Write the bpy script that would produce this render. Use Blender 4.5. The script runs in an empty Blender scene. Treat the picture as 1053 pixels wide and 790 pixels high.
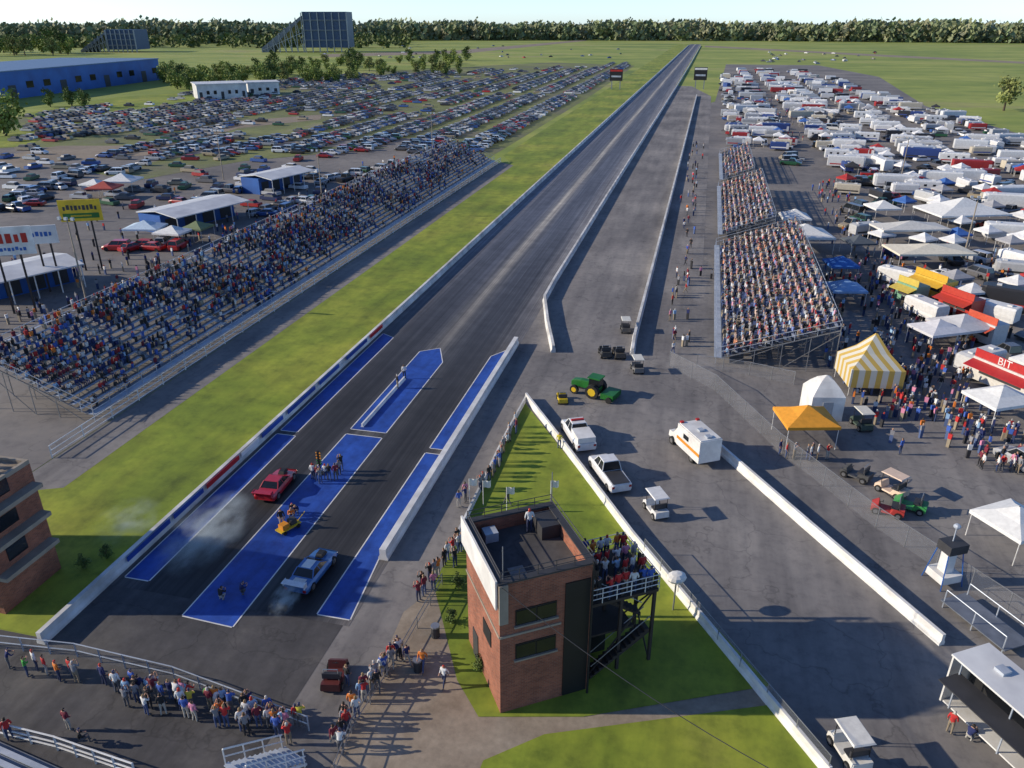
import bpy, math, random
from mathutils import Vector, Matrix
R = random.Random(7)
sc = bpy.context.scene
col = sc.collection
FP, HZ, HC = 800.0, 22.0, 36.0
pit = math.atan(373/FP); yaw = math.atan(208.5/math.hypot(FP, 373))
cp, sp_, cy_, sy_ = math.cos(pit), math.sin(pit), math.cos(yaw), math.sin(yaw)
def P(x, y, z=0.0):
    dx = x-526.5; dy = y-395
    t = (HC-z)/(cp*(y-HZ)); r = dx*t; f = (FP*cp-dy*sp_)*t
    return Vector((r*cy_-f*sy_, f*cy_+r*sy_, z))
def ORD(n): return f"{n}{'th' if 10 <= n % 100 <= 20 else {1:'st',2:'nd',3:'rd'}.get(n % 10,'th')}"

# ------------------------------------------------------------------ materials
def nm(name):
    m = bpy.data.materials.new(name); m.use_nodes = True
    nt = m.node_tree; return m, nt, nt.nodes['Principled BSDF']
def rgb(c): return (c[0], c[1], c[2], 1)
def pos(nt, s=(1,1,1), obj=False):
    if obj:
        g = nt.nodes.new('ShaderNodeTexCoord').outputs['Object']
    else:
        g = nt.nodes.new('ShaderNodeNewGeometry').outputs['Position']
    v = nt.nodes.new('ShaderNodeVectorMath'); v.operation = 'MULTIPLY'
    nt.links.new(g, v.inputs[0]); v.inputs[1].default_value = s
    return v.outputs[0]
def noise(nt, vec, scale, det=4, rough=.6):
    n = nt.nodes.new('ShaderNodeTexNoise'); n.inputs['Scale'].default_value = scale
    n.inputs['Detail'].default_value = det; n.inputs['Roughness'].default_value = rough
    nt.links.new(vec, n.inputs['Vector']); return n.outputs['Fac']
def ramp(nt, fac, stops):
    r = nt.nodes.new('ShaderNodeValToRGB'); e = r.color_ramp.elements
    while len(e) < len(stops): e.new(.5)
    for q, (p, c) in zip(e, stops): q.position = p; q.color = rgb(c)
    nt.links.new(fac, r.inputs[0]); return r.outputs[0]
def mix(nt, a, b, fac, mode='MIX'):
    m = nt.nodes.new('ShaderNodeMix'); m.data_type = 'RGBA'; m.blend_type = mode
    if isinstance(fac, (int, float)): m.inputs[0].default_value = fac
    else: nt.links.new(fac, m.inputs[0])
    for i, q in ((6, a), (7, b)):
        if isinstance(q, tuple): m.inputs[i].default_value = rgb(q)
        else: nt.links.new(q, m.inputs[i])
    return m.outputs[2]
def mat(name, c, r=.6, c2=None, s=.8, metal=0, obj=False):
    m, nt, b = nm(name); b.inputs['Roughness'].default_value = r; b.inputs['Metallic'].default_value = metal
    if c2 is None: c2 = tuple(q*.75 for q in c)
    f = noise(nt, pos(nt, obj=obj), s)
    nt.links.new(ramp(nt, f, [(.35, c2), (.65, c)]), b.inputs['Base Color']); return m
def multi(name, stops, s1, stops2, s2, r=.9, stretch=(1,1,1), bump=0, streak=None, cracks=False):
    m, nt, b = nm(name); b.inputs['Roughness'].default_value = r
    a = ramp(nt, noise(nt, pos(nt, stretch), s1, 6), stops)
    k = ramp(nt, noise(nt, pos(nt), s2, 5, .7), stops2)
    c = mix(nt, a, k, 1.0, 'MULTIPLY')
    if streak: c = mix(nt, c, ramp(nt, noise(nt, pos(nt, streak), 1, 5), [(.3,(.72,.72,.74)),(.5,(1,1,1)),(.7,(1.22,1.2,1.17))]), 1.0, 'MULTIPLY')
    if cracks:
        v = nt.nodes.new('ShaderNodeTexVoronoi'); v.feature = 'DISTANCE_TO_EDGE'; v.inputs['Scale'].default_value = .11
        w = nt.nodes.new('ShaderNodeVectorMath'); w.operation = 'ADD'; nn = nt.nodes.new('ShaderNodeTexNoise'); nn.inputs['Scale'].default_value = .25; nn.inputs['Detail'].default_value = 5
        nt.links.new(pos(nt), nn.inputs['Vector']); sc_ = nt.nodes.new('ShaderNodeVectorMath'); sc_.operation = 'SCALE'; sc_.inputs['Scale'].default_value = 7
        nt.links.new(nn.outputs['Color'], sc_.inputs[0]); nt.links.new(sc_.outputs[0], w.inputs[0]); nt.links.new(pos(nt), w.inputs[1]); nt.links.new(w.outputs[0], v.inputs['Vector'])
        c = mix(nt, c, ramp(nt, v.outputs['Distance'], [(.0,(.7,.7,.71)),(.01,(1,1,1))]), 1.0, 'MULTIPLY')
    nt.links.new(c, b.inputs['Base Color'])
    if bump:
        bp = nt.nodes.new('ShaderNodeBump'); bp.inputs['Strength'].default_value = bump
        nt.links.new(noise(nt, pos(nt), 3, 3), bp.inputs['Height']); nt.links.new(bp.outputs[0], b.inputs['Normal'])
    return m
def objcol(name, r=.4, coat=0.):
    m, nt, b = nm(name); b.inputs['Roughness'].default_value = r; b.inputs['Coat Weight'].default_value = coat
    i = nt.nodes.new('ShaderNodeObjectInfo')
    f = ramp(nt, noise(nt, pos(nt), 2.5), [(.3, (.8,.8,.8)), (.7, (1,1,1))])
    nt.links.new(mix(nt, i.outputs['Color'], f, 1.0, 'MULTIPLY'), b.inputs['Base Color']); return m
def vcol(name, r=.7):
    m, nt, b = nm(name); b.inputs['Roughness'].default_value = r
    a = nt.nodes.new('ShaderNodeAttribute'); a.attribute_name = 'Col'
    nt.links.new(a.outputs['Color'], b.inputs['Base Color']); return m
W3 = [(.3,(.8,.8,.8)),(.7,(1.15,1.15,1.15))]
M_grass = multi('grass', [(.28,(.09,.14,.018)),(.45,(.18,.245,.022)),(.6,(.28,.315,.035)),(.75,(.30,.27,.08))], .045, [(.25,(.5,.54,.5)),(.5,(.95,.95,.9)),(.75,(1.25,1.2,1.1))], .5, .95, bump=.6, streak=(.35,.06,1))
M_field = multi('field grass', [(.3,(.14,.20,.04)),(.45,(.23,.29,.05)),(.58,(.33,.36,.08)),(.7,(.29,.26,.12))], .006, [(.3,(.7,.78,.7)),(.7,(1.15,1.1,1.0))], .05, .95, (1,2.2,1))  # greens kept pale so the colour carries the far haze
M_trod = multi('trodden grass', [(.35,(.16,.15,.10)),(.5,(.15,.17,.055)),(.62,(.21,.23,.07)),(.72,(.25,.22,.15))], .03, W3, .4)
M_asph = multi('apron asphalt', [(.3,(.125,.118,.118)),(.5,(.20,.187,.18)),(.72,(.285,.265,.245))], .055, [(.25,(.68,.68,.71)),(.5,(1,1,1)),(.75,(1.12,1.11,1.1))], 1.1, .9, bump=.2, streak=(.5,.05,1), cracks=True)
M_asphd = multi('dark asphalt', [(.3,(.045,.044,.048)),(.5,(.07,.067,.07)),(.7,(.115,.108,.10))], .12, W3, 1.4, streak=(.8,.1,1), cracks=True)
M_lot = multi('lot asphalt', [(.3,(.115,.108,.105)),(.5,(.175,.162,.155)),(.72,(.27,.245,.22))], .03, [(.25,(.66,.66,.69)),(.5,(1,1,1)),(.75,(1.15,1.12,1.08))], .4, cracks=True)
M_path = multi('concrete', [(.3,(.24,.19,.14)),(.7,(.36,.30,.23))], .3, W3, 2)
M_dirt = multi('dirt', [(.3,(.2,.16,.12)),(.7,(.32,.26,.19))], .05, W3, .6)
M_blue = multi('blue paint', [(.3,(.012,.05,.27)),(.7,(.022,.085,.42))], .3, [(.25,(.5,.55,.62)),(.5,(.95,.95,.95)),(.75,(1.2,1.2,1.15))], .9, .55, streak=(1.2,.12,1))
M_white = mat('white paint', (.8,.79,.76), .5, (.60,.585,.56), .6)
M_conc = mat('barrier concrete', (.74,.73,.70), .8, (.42,.41,.39), .35)
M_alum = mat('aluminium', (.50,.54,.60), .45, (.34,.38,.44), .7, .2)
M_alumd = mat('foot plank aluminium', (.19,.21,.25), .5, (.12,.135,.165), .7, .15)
M_steel = mat('galvanised steel', (.35,.36,.38), .45, metal=.6)
M_black = mat('black', (.012,.012,.014), .6)
M_dark = mat('dark grey', (.045,.045,.05), .6)
M_glass = mat('dark glass', (.015,.018,.022), .12)
M_tyre = mat('tyre', (.015,.015,.015), .85)
M_rim = mat('rim', (.5,.5,.5), .3, metal=.8)
M_red = mat('red', (.5,.02,.015), .45)
M_yel = mat('yellow', (.75,.5,.02), .5)
M_org = mat('orange', (.75,.28,.02), .6)
M_grn = mat('machine green', (.02,.16,.025), .4)
M_bluew = mat('blue cladding', (.02,.12,.42), .5, (.015,.08,.3), .1)
M_tan = mat('weathered concrete trim', (.33,.28,.22), .8)
M_wood = mat('dark timber', (.05,.038,.032), .8)
M_lamp = mat('lamp lens', (.8,.75,.6), .2)
M_tail = mat('tail lamp', (.4,.01,.01), .3)
M_roofw = mat('white roof', (.72,.72,.71), .5, (.52,.52,.53), .25)
M_canvas = objcol('canvas', .8); M_paint = objcol('car paint', .35, .6); M_panel = objcol('trailer panel', .45)
M_shirt = objcol('shirt', .9); M_col = vcol('crowd clothing', .9); M_colc = vcol('car row paint', .4)
M_skin = mat('skin', (.5,.28,.19), .6); M_shoe = mat('shoe', (.1,.1,.1), .7)
M_bark = mat('bark', (.09,.065,.045), .95)
def rndmat(name, cols):
    m, nt, b = nm(name); b.inputs['Roughness'].default_value = .8
    i = nt.nodes.new('ShaderNodeObjectInfo'); r = nt.nodes.new('ShaderNodeValToRGB'); r.color_ramp.interpolation = 'CONSTANT'
    e = r.color_ramp.elements
    while len(e) < len(cols): e.new(.5)
    for k, c in enumerate(cols): e[k].position = k/len(cols); e[k].color = rgb(c)
    nt.links.new(i.outputs['Random'], r.inputs[0]); nt.links.new(r.outputs[0], b.inputs['Base Color']); return m
M_pants = rndmat('trousers', [(.03,.05,.12),(.02,.02,.025),(.25,.2,.14),(.06,.09,.2),(.4,.38,.34),(.03,.04,.09),(.1,.1,.11)])
M_hair = rndmat('hair', [(.03,.02,.012),(.12,.07,.03),(.5,.48,.45),(.25,.17,.08),(.015,.012,.01),(.45,.03,.02),(.03,.04,.1)])
M_strip = rndmat('side graphics', [(.75,.75,.74),(.4,.03,.03),(.04,.08,.3),(.03,.03,.03),(.7,.7,.7),(.4,.4,.42),(.6,.6,.6),(.65,.65,.65)])
m, nt, b = nm('leaves'); b.inputs['Roughness'].default_value = .8
a = nt.nodes.new('ShaderNodeAttribute'); a.attribute_name = 'Col'
nt.links.new(mix(nt, a.outputs['Color'], ramp(nt, noise(nt, pos(nt), .5), [(.3,(.7,.75,.7)),(.7,(1.2,1.15,1))]), 1., 'MULTIPLY'), b.inputs['Base Color']); M_leaf = m
m, nt, b = nm('brick'); b.inputs['Roughness'].default_value = .9
tc = nt.nodes.new('ShaderNodeTexCoord'); sx = nt.nodes.new('ShaderNodeSeparateXYZ'); nt.links.new(tc.outputs['Object'], sx.inputs[0])
ad = nt.nodes.new('ShaderNodeMath'); nt.links.new(sx.outputs[0], ad.inputs[0]); nt.links.new(sx.outputs[1], ad.inputs[1])
cb = nt.nodes.new('ShaderNodeCombineXYZ'); nt.links.new(ad.outputs[0], cb.inputs[0]); nt.links.new(sx.outputs[2], cb.inputs[1])
bt = nt.nodes.new('ShaderNodeTexBrick'); nt.links.new(cb.outputs[0], bt.inputs['Vector'])
bt.inputs['Scale'].default_value = 1; bt.inputs['Brick Width'].default_value = .3; bt.inputs['Row Height'].default_value = .11; bt.inputs['Mortar Size'].default_value = .009
bt.inputs['Color1'].default_value = (.36,.12,.065,1); bt.inputs['Color2'].default_value = (.23,.075,.045,1); bt.inputs['Mortar'].default_value = (.27,.18,.13,1)
nt.links.new(mix(nt, bt.outputs[0], ramp(nt, noise(nt, tc.outputs['Object'], .6, 6), [(.3,(.65,.65,.65)),(.7,(1.1,1.1,1.1))]), 1., 'MULTIPLY'), b.inputs['Base Color']); M_brick = m
def meshmat(name, tr):
    m, nt, b = nm(name); b.inputs['Base Color'].default_value = (.4,.41,.43,1)
    t = nt.nodes.new('ShaderNodeBsdfTransparent'); x = nt.nodes.new('ShaderNodeMixShader'); x.inputs[0].default_value = tr
    nt.links.new(b.outputs[0], x.inputs[1]); nt.links.new(t.outputs[0], x.inputs[2])
    nt.links.new(x.outputs[0], nt.nodes['Material Output'].inputs[0]); return m
M_link = meshmat('chain link', .87)
# race track: bands across the lanes, rubber streaks along them
m, nt, b = nm('race asphalt'); b.inputs['Roughness'].default_value = .7
g = nt.nodes.new('ShaderNodeNewGeometry'); sx = nt.nodes.new('ShaderNodeSeparateXYZ'); nt.links.new(g.outputs['Position'], sx.inputs[0])
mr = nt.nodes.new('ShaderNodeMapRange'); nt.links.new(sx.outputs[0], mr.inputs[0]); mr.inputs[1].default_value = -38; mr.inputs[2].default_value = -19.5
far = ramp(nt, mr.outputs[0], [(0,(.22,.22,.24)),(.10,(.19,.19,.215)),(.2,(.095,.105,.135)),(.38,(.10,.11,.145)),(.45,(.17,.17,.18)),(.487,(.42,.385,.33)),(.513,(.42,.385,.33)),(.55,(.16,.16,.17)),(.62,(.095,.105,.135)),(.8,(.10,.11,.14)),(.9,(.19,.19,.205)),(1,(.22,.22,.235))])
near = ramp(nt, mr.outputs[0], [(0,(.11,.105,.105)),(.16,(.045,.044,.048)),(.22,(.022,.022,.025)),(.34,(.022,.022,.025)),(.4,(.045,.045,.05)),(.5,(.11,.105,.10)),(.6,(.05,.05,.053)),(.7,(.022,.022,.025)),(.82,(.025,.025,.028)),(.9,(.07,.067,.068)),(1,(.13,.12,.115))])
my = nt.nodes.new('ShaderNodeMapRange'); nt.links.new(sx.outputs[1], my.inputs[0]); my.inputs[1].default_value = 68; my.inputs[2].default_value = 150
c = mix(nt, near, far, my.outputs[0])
c = mix(nt, c, ramp(nt, noise(nt, pos(nt, (1.8,.02,1)), 1, 7), [(.3,(.55,.55,.58)),(.5,(1,1,1)),(.7,(1.5,1.48,1.42))]), 1., 'MULTIPLY')
c = mix(nt, c, ramp(nt, noise(nt, pos(nt, (6,.012,1)), 1, 3), [(.35,(.7,.7,.72)),(.6,(1.1,1.1,1.1))]), 1., 'MULTIPLY')
c = mix(nt, c, ramp(nt, noise(nt, pos(nt), .4, 5), [(.3,(.75,.75,.77)),(.7,(1.18,1.18,1.18))]), 1., 'MULTIPLY')
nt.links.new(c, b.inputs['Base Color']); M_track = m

# ------------------------------------------------------------------ mesh builder
class MB:
    def __init__(s): s.v = []; s.f = []; s.m = []; s.c = []
    def add(s, vs, fs, mi=0, c=None):
        k = len(s.v); s.v += [tuple(q) for q in vs]
        for f in fs: s.f.append([i+k for i in f]); s.m.append(mi); s.c.append(c)
    def box(s, x, y, z, a, b, h, mi=0, rz=0, tx=1, ty=1, c=None, dy=0, top=None):
        ca, sa = math.cos(rz), math.sin(rz); vs = []
        for (zz, kx, ky, d) in ((z,1,1,0),(z+h,tx,ty,dy)):
            for (i, j) in ((-1,-1),(1,-1),(1,1),(-1,1)):
                u = i*a/2*kx; w = j*b/2*ky+d; vs.append((x+u*ca-w*sa, y+u*sa+w*ca, zz))
        s.add(vs, [(3,2,1,0),(0,1,5,4),(1,2,6,5),(2,3,7,6),(3,0,4,7)], mi, c); s.f.append([len(s.v)-4, len(s.v)-3, len(s.v)-2, len(s.v)-1]); s.m.append(mi if top is None else top); s.c.append(c)
    def poly(s, pts, mi=0, c=None): s.add(pts, [tuple(range(len(pts)))], mi, c)
    def loft(s, secs, mi=0, cap=True, c=None):
        n = len(secs[0]); vs = [q for e in secs for q in e]; fs = []
        for k in range(len(secs)-1):
            for i in range(n): j = (i+1) % n; fs.append((k*n+i, k*n+j, (k+1)*n+j, (k+1)*n+i))
        if cap: fs.append(tuple(range(n-1,-1,-1))); fs.append(tuple((len(secs)-1)*n+i for i in range(n)))
        s.add(vs, fs, mi, c)
    def tube(s, p, q, r, mi=0, n=6, r2=None, c=None):
        p = Vector(p); q = Vector(q); d = (q-p).normalized(); a = d.orthogonal().normalized(); b = d.cross(a)
        s.loft([[w+(a*math.cos(t*2*math.pi/n)+b*math.sin(t*2*math.pi/n))*rr for t in range(n)] for w, rr in ((p, r), (q, r if r2 is None else r2))], mi, c=c)
    def ell(s, x, y, z, a, b, h, mi=0, n=8, m=5, c=None):
        secs = []
        for k in range(m+1):
            t = -math.pi/2+math.pi*k/m*.98+.02
            secs.append([(x+a*math.cos(t)*math.cos(2*math.pi*i/n), y+b*math.cos(t)*math.sin(2*math.pi*i/n), z+h*math.sin(t)) for i in range(n)])
        s.loft(secs, mi, c=c)
    def join(s, o):
        k = len(s.v); s.v += o.v; s.f += [[i+k for i in f] for f in o.f]; s.m += o.m; s.c += o.c
    def mesh(s, name, mats, smooth=False):
        me = bpy.data.meshes.new(name); me.from_pydata(s.v, [], s.f)
        for q in (mats if isinstance(mats, list) else [mats]): me.materials.append(q)
        me.polygons.foreach_set('material_index', s.m)
        if smooth: me.polygons.foreach_set('use_smooth', [True]*len(s.f))
        if any(c is not None for c in s.c):
            at = me.color_attributes.new('Col', 'FLOAT_COLOR', 'CORNER'); d = []
            for f, c in zip(s.f, s.c):
                c = c or (.5,.5,.5); d += [c[0], c[1], c[2], 1]*len(f)
            at.data.foreach_set('color', d)
        me.update(); return me
    def build(s, name, mats, parent=None, loc=(0,0,0), rz=0, smooth=False):
        return put(s.mesh(name, mats, smooth), name, parent, loc, rz)
def put(me, name, parent=None, loc=(0,0,0), rz=0, color=None):
    o = bpy.data.objects.new(name, me); col.objects.link(o); o.location = loc; o.rotation_euler = (0,0,rz); o.parent = parent
    if color: o.color = rgb(color)
    return o
def tag(o, label, cat=None, group=None, kind=None):
    o['label'] = label
    if cat: o['category'] = cat
    if group: o['group'] = group
    if kind: o['kind'] = kind
    return o
def E(name, loc, rz, label, cat, group=None):
    return tag(put(None, name, None, loc, rz), label, cat, group)
occ = []
def free(x, y, r=4.5): return all((x-a)**2+(y-c)**2 > r*r for a, c in occ)

# ------------------------------------------------------------------ ground
def flat(name, pts, z, m, label):
    b = MB(); b.poly([(q[0], q[1], z) for q in pts]); return tag(b.build(name, m), label, None, None, 'structure')
flat('ground', [(-6000,-300),(6000,-300),(6000,9000),(-6000,9000)], 0, M_field, 'wide green fields reaching the horizon')
flat('parking_field', [(-60,225),(-60,420),(-66,760),(-150,800),(-245,640),(-262,420),(-285,300),(-240,200),(-160,175)], .01, M_trod, 'trodden grass car park left of the track')
flat('left_lot', [(-54.7,44),(-54.7,216),(-76,250),(-90,262),(-220,205),(-330,160),(-330,44)], .02, M_lot, 'grey paved lot behind the left grandstand')
flat('left_dirt_road', [P(-60,172),P(60,150),P(150,150),P(240,125),P(330,118),P(330,123),P(245,132),P(150,160),P(60,166),P(-60,190)], .03, M_dirt, 'pale dirt road by the car park')
flat('distant_road', [P(330,56),P(470,52),P(600,41),P(604,42),P(480,55),P(330,59)], .03, M_dirt, 'pale road crossing the far field')
flat('distant_road', [P(725,47),P(900,56),P(1100,66),P(1100,68),P(900,58),P(725,48.5)], .03, M_dirt, 'pale track across the far right field')
flat('grass_verge', [(-50.2,33),(-38,33),(-38,1500),(-59,1500),(-57,230),(-50.2,214)], .02, M_grass, 'bright green grass verge beside the race track')
flat('access_lane', [(-54.6,44),(-50.1,44),(-50.1,214),(-54.6,218)], .025, M_asph, 'grey service lane in front of the left grandstand')
flat('right_lot', [(-6,-20),(125,-20),(110,300),(100,420),(118,640),(95,800),(14,800),(4,420),(-6,380)], .02, M_lot, 'paved pit and vendor lot on the right')
flat('apron', [(-38,-20),(40,-20),(30,100),(2,130),(2,450),(-10,520),(-20,520),(-20,90),(-38,90)], .03, M_asph, 'grey asphalt apron and return road')
flat('staging_pavement', [(-75,-20),(-21,-20),(-20,30),(-19.5,60),(-38,60),(-38,30.5),(-75,30.5)], .036, M_asphd, 'dark staging pavement')
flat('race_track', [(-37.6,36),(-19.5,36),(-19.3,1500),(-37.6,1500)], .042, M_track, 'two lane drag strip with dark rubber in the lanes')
Z = .05
for nme, pts, lb in (('blue_pad_left', [(-37.1,37),(-35.2,37),(-35.2,58.8),(-37.1,58.8)], 'near blue painted strip along the left wall'),
        ('blue_pad_left_far', [(-37.1,59.6),(-35.4,59.6),(-35.4,85),(-37.1,86)], 'far blue painted strip along the left wall'),
        ('blue_pad_centre', [(-30.7,34.4),(-26.9,34.2),(-27,60.3),(-30.6,60.3)], 'near blue painted island between the lanes'),
        ('blue_pad_centre_far', [(-30.6,61.4),(-27.0,61.4),(-27,79),(-28.6,83),(-30.6,81.5)], 'far blue painted island between the lanes'),
        ('blue_pad_right', [(-22,36.6),(-19.7,36.6),(-20.4,44),(-20.4,58.6),(-22,58.6)], 'near blue painted strip by the white dividing wall'),
        ('blue_pad_right_far', [(-21.9,59.6),(-20.4,59.6),(-20.4,84.5),(-21.9,82)], 'far blue painted strip by the white dividing wall')):
    flat(nme, pts, Z, M_blue, lb)
    b = MB(); n = len(pts); ctr = (sum(p[0] for p in pts)/n, sum(p[1] for p in pts)/n)
    for i in range(n):
        a, c = Vector(pts[i]), Vector(pts[(i+1) % n]); d = (c-a).normalized(); nn = Vector((d.y, -d.x))
        if nn.dot(Vector(ctr)-a) > 0: nn = -nn
        b.poly([(*a, Z+.006),(*(a+nn*.1), Z+.006),(*(c+nn*.1), Z+.006),(*c, Z+.006)])
    tag(b.build('pad_edge_line', M_white), 'white painted edge of the '+lb, None, None, 'structure')
flat('walkway', [P(415,630),P(455,600),P(480,640),P(650,640),P(790,705),P(792,730),P(505,780),P(470,900),P(300,900),P(330,810),P(385,700)], .05, M_path, 'tan concrete walkway around the tower')
flat('island_grass', [P(539,414),P(497,500),P(446,602),P(470,700),P(492,738),P(600,738),P(792,706),P(652,556)], .075, M_grass, 'lawn of the triangular island around the tower')
flat('front_lawn', [P(497,783),P(560,756),P(790,726),P(880,830),P(600,900),P(470,850)], .075, M_grass, 'lawn in front of the tower')
flat('left_grass', [(-54.6,30.6),(-38.3,30.6),(-38.3,46),(-50.1,46),(-54.6,44)], .03, M_grass, 'grass beside the brick building')
for pts in ([P(20,118),P(120,100),P(200,95),P(215,108),P(140,122),P(60,138)], [P(-40,135),P(60,132),P(30,150),P(-40,155)]):
    flat('grass_patch', pts, .04, M_grass, 'green grass patch near the blue warehouse')
flat('turf_strip', [P(95,178),P(250,150),P(400,152),P(250,166),P(140,186)], .05, M_trod, 'worn green strip between the paved lot and the car park')

# ------------------------------------------------------------------ walls and fences
def wall(name, pts, h, w, m, label, cat='wall', w2=None, group=None):
    pts = [Vector((q[0], q[1])) for q in pts]; secs = []; w2 = w2 or w*.55
    for i, p in enumerate(pts):
        d = (pts[min(i+1, len(pts)-1)]-pts[max(i-1, 0)]).normalized(); n = Vector((-d.y, d.x))
        secs.append([(*(p+n*w/2), .0), (*(p+n*w/2), h*.25), (*(p+n*w2/2), h*.5), (*(p+n*w2/2), h), (*(p-n*w2/2), h), (*(p-n*w2/2), h*.5), (*(p-n*w/2), h*.25), (*(p-n*w/2), 0)])
    b = MB(); b.loft(secs); return tag(b.build(name, m), label, cat, group)
wall('barrier_wall', [(-37.9,30)]+[(-37.9,40+i*60) for i in range(24)], .95, .6, M_conc, 'long pale concrete wall along the left edge of the race track')
wall('barrier_wall', [(-19.9,43),(-19.9,60),(-19.9,86.5)], 1.0, .75, M_white, 'thick white wall dividing the right lane from the apron', w2=.5)
wall('barrier_wall', [P(569,363),P(563,335),P(560,310),(-19.8,112),(-19.7,180),(-19.3,300),(-18.6,500),(-18,800),(-18,1400)], .95, .6, M_conc, 'pale concrete wall between race track and return road')
wall('barrier_wall', [P(650,366),(-5.9,92),(-5.7,200),(-5.5,448)], .95, .6, M_conc, 'pale concrete wall along the right side of the return road')
wall('barrier_wall', [P(541,411),P(575,455),P(650,555),P(750,676),P(852,800)], .8, .35, M_white, 'white wall along the right edge of the tower island')
wall('barrier_wall', [P(541,411),P(520,450),P(490,512),P(466,562)], .5, .3, M_conc, 'low pale kerb wall on the left edge of the tower island')
wall('barrier_wall', [P(738,464),P(830,545),P(968,664)], .9, .45, M_white, 'white wall crossing the right side apron')
for i, (y, L, mi) in enumerate(((38,5,0),(43.5,4,0),(48,5,1),(53.4,3,2),(57,4,0),(62,6,0),(69,5,0),(76,6,0),(83,4,1))):
    b = MB(); b.box(-37.56, y+L/2, .5, .03, L, .42)
    tag(b.build('wall_banner', [M_blue, M_red, M_white][mi]), f'{("blue","red","white")[mi]} banner on the track side of the left wall, {ORD(i+1)} from near end', 'banner', 'banners on the left wall')
def fence(name, pts, h, sp, label, panel=True, r=.035, m=None, rails=(1.0,), cat='fence', group=None, z0=0):
    m = m or M_steel; pts = [Vector((q[0], q[1], z0)) for q in pts]
    root = E(name, pts[0], 0, label, cat, group); o = pts[0]
    post = MB(); post.tube((0,0,0), (0,0,h), r, n=5); pm = post.mesh('post', m)
    rb = MB(); pb = MB()
    for a, c in zip(pts, pts[1:]):
        L = (c-a).length; n = max(1, round(L/sp))
        for i in range(n+ (1 if c is pts[-1] else 0)): put(pm, 'post', root, a-o+(c-a)*i/n)
        for k in rails: rb.tube(a-o+Vector((0,0,h*k-.02)), c-o+Vector((0,0,h*k-.02)), r*.8, n=5)
        pb.poly([a-o+Vector((0,0,.05)), c-o+Vector((0,0,.05)), c-o+Vector((0,0,h)), a-o+Vector((0,0,h))])
    rb.build('rail', m, root)
    if panel: pb.build('chain_link_panel', M_link, root)
    return root
fence('chain_link_fence', [P(688,377),P(735,402),P(800,464),P(900,543),P(1075,660)], 1.9, 3, 'tall chain link fence slanting across the apron on the right')
fence('chain_link_fence', [P(716,378),P(770,386),P(816,396)], 1.6, 2.5, 'short chain link fence at the foot of the right grandstand')
fence('chain_link_fence', [P(662,571),P(760,690),P(850,798)], 1.5, 2.5, 'chain link fence along the right edge of the tower lawn')
fence('chain_link_fence', [(-54.75,50),(-54.75,135),(-54.75,218)], 1.3, 4, 'pale fence in front of the left grandstand', m=M_white, r=.06, rails=(.2,.6,1.0))
fence('crowd_railing', [P(-30,664),P(80,676),P(180,700),P(318,752)], 1.15, 2, 'metal railing with spectators behind it at the bottom left', rails=(.5,1.0), m=M_alum, r=.045)
fence('crowd_railing', [P(345,800),P(362,755),P(415,672),P(455,602)], 1.05, 2, 'railing along the walkway left of the brick tower', rails=(.5,1.0))
fence('crowd_railing', [P(-20,752),P(60,772),P(140,800)], 1.1, 1.5, 'pale railing in the bottom left corner', rails=(.3,.6,1.0), m=M_white, r=.06)

# ------------------------------------------------------------------ people
BASE = dict(pel=(0,0,.95), spi=(0,0,1.16), che=(0,0,1.36), nec=(0,0,1.5), hea=(0,.02,1.62), top=(0,.01,1.7),
    shL=(-.18,0,1.42), elL=(-.25,-.03,1.14), wrL=(-.25,.07,.9), haL=(-.24,.12,.8), hiL=(-.1,0,.88), knL=(-.11,.02,.5), anL=(-.12,-.02,.08), toL=(-.13,.16,.04))
RAD = dict(pel=.14, spi=.13, che=.15, nec=.055, hea=.105, top=.07, sh=.07, el=.048, wr=.033, ha=.04, hi=.095, kn=.065, an=.045, to=.04)
EDG = [('pel','spi'),('spi','che'),('che','nec'),('nec','hea'),('hea','top')]
for s_ in 'LR': EDG += [('che','sh'+s_),('sh'+s_,'el'+s_),('el'+s_,'wr'+s_),('wr'+s_,'ha'+s_),('pel','hi'+s_),('hi'+s_,'kn'+s_),('kn'+s_,'an'+s_),('an'+s_,'to'+s_)]
ZONE = {'pel':1,'spi':0,'che':0,'nec':3,'hea':3,'top':4,'sh':0,'el':0,'wr':3,'ha':3,'hi':1,'kn':1,'an':1,'to':2}
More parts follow.
